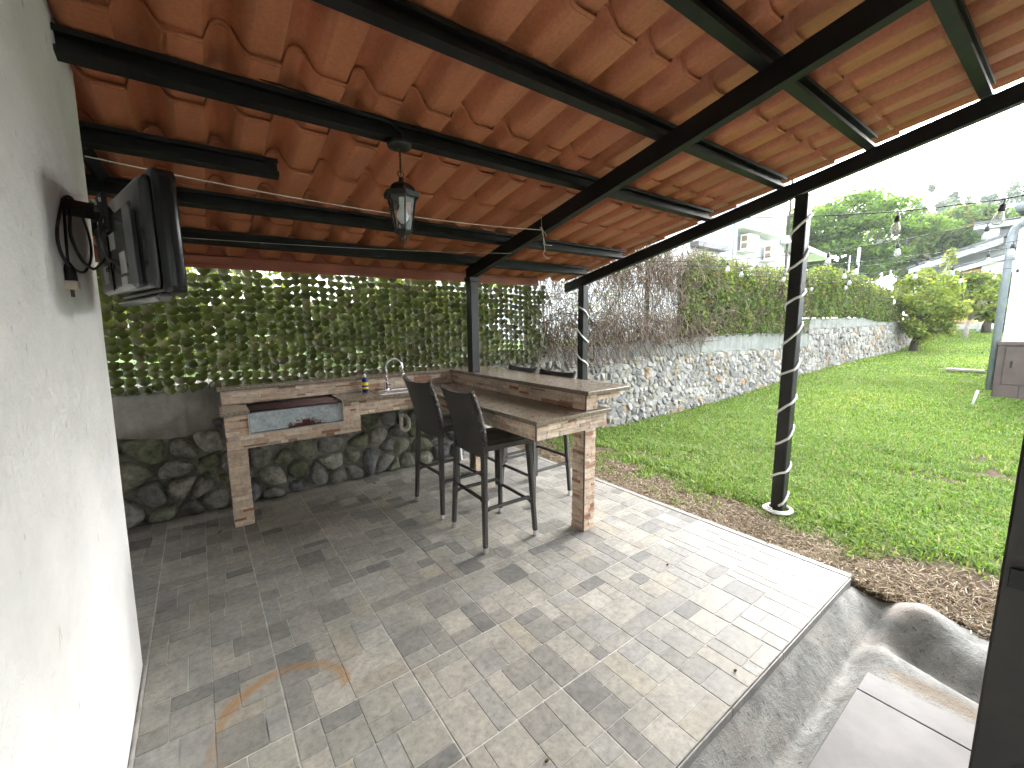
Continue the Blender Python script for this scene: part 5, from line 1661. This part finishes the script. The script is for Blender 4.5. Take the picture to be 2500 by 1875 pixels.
# ================================================================== STRING LIGHTS
def bulb_set():
    t = MB()
    return t
soc = MB(); soc.lathe([(0, 0), (.004, 0), (.005, -.022), (.012, -.026), (.015, -.030), (.016, -.066), (.014, -.068), (0, -.068)][::-1], 10); soc_me = soc.mesh('socket', 'bracket_black')
gl = MB(); gl.lathe([(.012, -.066), (.014, -.074), (.024, -.098), (.0285, -.118), (.027, -.134), (.016, -.148), (0, -.152)][::-1], 14); gl_me = gl.mesh('glass', 'bulb_glass')
fl = MB(); fl.tube([(-.003, 0, -.07), (-.006, 0, -.12), (0, 0, -.132), (.006, 0, -.12), (.003, 0, -.07)], .0012, 4); fl_me = fl.mesh('filament', 'filament')
def string_light(x, pts, bulbs, label):
    t = thing('string_light', label, 'string light', (0, 0, 0), 0, 'string lights across the lawn')
    ys_p = [p[0] for p in pts]; zs_p = [p[1] for p in pts]
    zz = lambda y: float(np.interp(y, ys_p, zs_p))
    yy = np.linspace(ys_p[0], ys_p[-1], 40)
    mb = MB(); mb.tube([(x + .02 * math.sin(y * 2), y, zz(y)) for y in yy], .0042, 5); mb.build('cable', 'cord_black', t)
    for i, y in enumerate(bulbs):
        s = put('socket', soc_me, t, (x + .02 * math.sin(y * 2), y, zz(y) - .002))
        s.rotation_euler = (random.uniform(-.12, .12), random.uniform(-.12, .12), random.uniform(0, 6))
        put('glass_bulb', gl_me, s); put('filament', fl_me, s)
    return t
string_light(4.02, [(-.06, 2.30), (.38, 2.265), (.87, 2.295), (1.38, 2.365), (1.9, 2.45), (4.35, 2.62)], (.38, .875, 2.9), 'nearest string light cable with two large bulbs above the lawn')
string_light(5.8, [(-.06, 2.47), (.42, 2.41), (.9, 2.37), (1.25, 2.33), (1.85, 2.31), (3.0, 2.35), (4.35, 2.5)], (.63, 1.235, 1.82, 2.95), 'second string light cable from the patio across the lawn')
string_light(6.7, [(-.06, 2.40), (.55, 2.31), (1.15, 2.265), (1.8, 2.25), (2.6, 2.28), (4.35, 2.5)], (.53, 1.15, 1.79, 2.5, 3.2), 'third string light cable from the patio across the lawn')
string_light(7.7, [(-.06, 2.42), (.8, 2.34), (1.6, 2.30), (2.7, 2.28), (4.35, 2.48)], (.80, 1.42, 2.2, 3.0), 'fourth string light cable from the patio across the lawn')
string_light(8.7, [(-.06, 2.38), (.6, 2.31), (1.4, 2.29), (2.8, 2.25), (4.35, 2.45)], (1.22, 1.62, 2.4, 3.1), 'fifth string light cable from the patio across the lawn')
string_light(9.8, [(.2, 2.33), (.7, 2.28), (1.4, 2.24), (2.2, 2.24), (3.3, 2.26), (4.35, 2.42)], (.70, 1.28, 2.18, 2.75, 3.3), 'farthest string light cable hanging just before the white building')

# ================================================================== BUILDINGS
gh = thing('white_building', 'white rendered building with brown cupboard base at the right edge', 'building')
mb = MB(); mb.box(11.9, -6.0, 1.0, 17, .90, 3.32); mb.build('wall', 'smooth_white', gh)
mb = MB(); mb.box(11.95, -6.0, 0, 17, .89, 1.0); mb.build('plinth', 'brown_wood', gh)
cbp = mb = MB(); mb.box(11.64, -3.0, .05, 11.945, .915, 1.06); cbp = mb.build('cupboard', 'brown_wood', gh)
mb = MB(); mb.box(11.60, -3.0, 1.0605, 11.90, .935, 1.12, bev=.006); mb.build('cupboard_top', 'brown_wood', cbp)
for k in range(4):
    mb = MB(); mb.box(11.622, .82 - .62 * (k + 1) + .01, .36, 11.639, .82 - .62 * k, 1.04, bev=.004); mb.build('door', 'brown_wood', cbp)
    mb = MB(); mb.box(11.61, .82 - .62 * k - .10, .66, 11.6215, .82 - .62 * k - .075, .78, bev=.003); mb.build('handle', 'frame_black', cbp)
for k in range(8):
    mb = MB(); mb.box(11.626, .90 - .3 * (k + 1) + .006, .06, 11.639, .90 - .3 * k, .34, bev=.003); mb.build('plank', 'brown_wood', cbp)
mb = MB(); mb.add([(11.45, -6, 3.36), (11.45, .93, 3.36), (17, .93, 3.36), (17, -6, 3.36), (11.45, -6, 3.44), (11.45, .93, 3.44), (17, .93, 4.2), (17, -6, 4.2)], [(0, 1, 2, 3), (7, 6, 5, 4), (0, 4, 5, 1), (1, 5, 6, 2), (2, 6, 7, 3), (3, 7, 4, 0)]); mb.build('roof', 'roof_grey', gh)
mb = MB(); mb.tube([(11.42, -6, 3.40), (11.42, .93, 3.40)], .07, 8); mb.build('gutter', 'pvc_grey', gh)
mb = MB(); mb.tube([(11.80, .965, .22), (11.80, .965, 3.0), (11.80, .945, 3.10), (11.78, .87, 3.17), (11.70, .75, 3.20)], .055, 10); mb.build('downspout', 'pvc_grey', gh)

wh = thing('white_house', 'tall white house behind the hedge with two air conditioners', 'house')
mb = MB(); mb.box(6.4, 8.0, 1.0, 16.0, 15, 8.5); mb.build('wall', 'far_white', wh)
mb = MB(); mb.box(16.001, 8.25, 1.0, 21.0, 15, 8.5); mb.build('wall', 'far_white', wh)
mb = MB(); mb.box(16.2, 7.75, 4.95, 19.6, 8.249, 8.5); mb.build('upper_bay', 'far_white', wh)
mb = MB(); mb.box(16.15, 7.70, 4.86, 19.65, 8.25, 4.949); mb.build('bay_ledge', 'eave_white', wh)
mb = MB(); mb.tube([(16.02, 7.94, 1.1), (16.02, 7.94, 8.4)], .06, 8); mb.build('downpipe', 'eave_grey', wh)
mb = MB(); mb.box(19.9, 8.235, 5.45, 20.25, 8.249, 7.0); wo_ = mb.build('window', 'window_dark', wh)
for xa, xb, za, zb in ((19.86, 19.899, 5.40, 7.05), (20.251, 20.29, 5.40, 7.05), (19.9, 20.25, 5.40, 5.449), (20.055, 20.095, 5.45, 7.0)):
    mb = MB(); mb.box(xa, 8.20, za, xb, 8.234, zb); mb.build('frame', 'window_brown', wo_)
for x, z in ((16.75, 4.17), (18.75, 3.98)):
    ac = MB(); ac.box(x, 7.80, z, x + .82, 8.12, z + .58, bev=.02); a_ = ac.build('air_conditioner', 'ac_white', wh)
    for dz in (.06, .32):
        mb = MB(); mb.box(x - .006, 7.86, z + dz, x - .001, 8.06, z + dz + .19); mb.build('side_vent', 'ac_vent', a_)
    mb = MB(); pts = [(x + .34 + .2 * math.cos(a), 7.795, z + .29 + .2 * math.sin(a)) for a in np.linspace(0, 2 * math.pi, 21)]; mb.tube(pts, .012, 4, caps=False)
    for rr_ in (.13, .07): mb.tube([(x + .34 + rr_ * math.cos(a), 7.796, z + .29 + rr_ * math.sin(a)) for a in np.linspace(0, 2 * math.pi, 17)], .008, 4, caps=False)
    mb.build('fan_grille', 'eave_grey', a_)
    mb = MB(); mb.box(x - .03, 7.82, z - .045, x + .86, 8.249, z - .003); mb.build('bracket', 'eave_white', a_)
mb = MB(); mb.add([(20.6, 7.9, 4.78), (25.6, 7.9, 4.5), (25.6, 9.6, 4.5), (20.6, 9.6, 4.78), (20.6, 7.9, 5.0), (25.6, 7.9, 4.68), (25.6, 9.6, 4.68), (20.6, 9.6, 5.0)], [(3, 2, 1, 0), (4, 5, 6, 7), (0, 1, 5, 4), (1, 2, 6, 5), (2, 3, 7, 6), (3, 0, 4, 7)]); mb.build('eave', 'eave_white', wh)
mb = MB(); mb.box(20.45, 7.85, 4.80, 20.9, 8.2, 5.1); mb.build('rain_hopper', 'eave_grey', wh)
mb = MB(); mb.tube([(20.68, 8.02, 5.0), (20.68, 8.02, 8.0)], .05, 6); mb.tube([(20.68, 8.02, 1.2), (20.68, 8.02, 4.8)], .05, 6); mb.build('downpipe', 'brown_wood', wh)
mb = MB(); mb.box(21.001, 8.6, 1.0, 24.5, 14, 4.6); mb.build('low_wing', 'far_white', wh)
mb = MB(); mb.box(13.2, 7.7, 3.95, 15.2, 7.99, 4.12); mb.build('awning', 'roof_grey', wh)

gy = thing('grey_roof_house', 'far house with grey sloping roofs and orange wall panel', 'house')
def prism(y0, y1, zl0, zl1, zh0, zh1, x0, x1, name, mat):
    mb = MB()
    mb.add([(x0, y0, zl0), (x0, y1, zl1), (x0, y1, zh1), (x0, y0, zh0), (x1, y0, zl0), (x1, y1, zl1), (x1, y1, zh1), (x1, y0, zh0)], [(0, 1, 2, 3), (7, 6, 5, 4), (0, 4, 5, 1), (1, 5, 6, 2), (2, 6, 7, 3), (3, 7, 4, 0)])
    return mb.build(name, mat, gy)
prism(7.3, 3.4, 4.45, 5.75, 4.75, 6.15, 37.6, 44, 'roof_edge', 'eave_grey')
prism(7.4, 3.3, 4.76, 6.16, 4.88, 6.32, 37.5, 44, 'roof', 'roof_grey')
prism(5.5, 2.6, 4.15, 5.0, 4.40, 5.25, 37.2, 37.55, 'lower_roof_edge', 'eave_grey')
prism(5.6, 2.6, 4.41, 5.26, 4.5, 5.36, 37.15, 41, 'lower_roof', 'roof_grey')
prism(4.6, 1.5, 6.7, 6.7, 7.0, 7.0, 37.4, 44, 'top_roof_edge', 'eave_grey')
prism(4.65, 1.5, 7.01, 7.01, 7.1, 7.1, 37.3, 44, 'top_roof', 'roof_grey')
prism(4.05, 3.6, 5.8, 5.8, 6.69, 6.69, 37.8, 38.2, 'pillar', 'eave_white')
prism(3.58, 1.6, 5.6, 5.6, 6.69, 6.69, 38.1, 38.4, 'window', 'window_dark')
prism(5.0, 4.1, 1.0, 1.0, 4.28, 4.5, 37.9, 43, 'orange_wall', 'orange_wall')
prism(4.09, 1.0, 3.4, 3.4, 4.7, 4.95, 37.7, 43, 'white_wall', 'eave_white')
prism(3.05, 1.0, 1.0, 1.0, 3.39, 3.39, 37.75, 38.2, 'white_pier', 'eave_white')
prism(7.2, 5.01, 1.0, 1.0, 4.4, 4.4, 38.4, 43, 'side_wall', 'eave_white')
fw = thing('far_fence', 'low pale fence across the far end of the lawn', 'fence')
mb = MB(); mb.box(34, .5, .95, 34.06, 4.6, 1.22); mb.build('panel', 'eave_white', fw)
for k in range(5):
    mb = MB(); mb.box(33.95, .6 + k * .95, .85, 34.0, .7 + k * .95, 1.3); mb.build('post', 'concrete_pole', fw)
mb = MB(); mb.tube([(36.6, 9.75, 1.2), (36.6, 9.75, 6.35)], .09, 8); pz = mb
tag(mb.build('vent_pole', 'concrete_pole'), 'thick pale pole standing before the bright spreading tree', 'pole')
mb = MB(); mb.tube([(36.7, 10.25, 1.2), (36.7, 10.25, 5.9)], .045, 6)
tag(mb.build('vent_pole', 'concrete_pole'), 'thin pale pole left of the thicker pole by spreading tree', 'pole')

# ================================================================== SMALL THINGS
def dead_leaf(x, y, s, a, mat, label, z=.002):
    vs = [(-s, 0, 0), (0, -s * .4, .004), (s, 0, .008), (0, s * .4, .003), (0, 0, -.001 + .004)]
    mb = MB(); mb.add(vs, [(0, 1, 4), (1, 2, 4), (2, 3, 4), (3, 0, 4)])
    o = mb.build('fallen_leaf', mat); o.location = (x, y, z); o.rotation_euler = (0, 0, a)
    tag(o, label, 'leaf', 'fallen leaves on the patio')
dead_leaf(2.01, 3.84, .03, 1, 'yellow_leaf', 'yellow fallen leaf on the tiles behind the bar stools')
dead_leaf(1.27, 4.02, .028, 2, 'dead_leaf', 'dark fallen leaf on the tiles below the sink drain')
dead_leaf(1.30, 3.68, .022, .4, 'dead_leaf', 'small dark leaf on the tiles left of the stools')
dead_leaf(.0, 3.76, .025, .9, 'dead_leaf', 'dark fallen leaf on tiles left of the tiled column')
for (x, y, lb) in ((1.79, .77, 'small dark seed on the tiles near the front edge'), (2.29, 1.44, 'tiny dark seed on the tiles by the bar column'), (.86, .98, 'tiny dark seed on the tiles at the bottom')):
    mb = MB(); mb.lathe([(0, 0), (.006, .002), (.008, .006), (.005, .011), (0, .012)], 8); o = mb.build('seed', 'dead_leaf'); o.location = (x, y, .0012); o.scale = (1.3, .8, .8)
    tag(o, lb, 'seed', 'seeds dropped on the patio tiles')
mb = MB(); mb.tube([(10.5, 1.02, .10), (10.5, .98, .34)], .018, 6); tag(mb.build('stake', 'cap_white'), 'short white stake stuck in the lawn before the building', 'stake')
mb = MB(); mb.box(15.0, 1.35, .262, 15.25, 2.0, .31, bev=.005); tag(mb.build('plank', 'wood_scrap'), 'grey plank lying on the lawn behind the stake', 'plank')

# ================================================================== HAZE
mt = bpy.data.materials.new('haze_air'); mt.use_nodes = True
t = mt.node_tree
for n_ in list(t.nodes): t.nodes.remove(n_)
o_ = nn(t, 'ShaderNodeOutputMaterial'); pv = nn(t, 'ShaderNodeVolumePrincipled')
pv.inputs['Color'].default_value = (.93, .96, 1.0, 1)
pv.inputs['Density'].default_value = .0009
t.links.new(pv.outputs[0], o_.inputs['Volume'])
mt.cycles.homogeneous_volume = True
MATS['haze_air'] = mt
mb = MB(); mb.box(-410, -410, -1.5, 410, 410, 24.5)
tag(mb.build('haze', 'haze_air'), 'thin pale haze in the humid air over the garden', 'haze', kind='stuff')
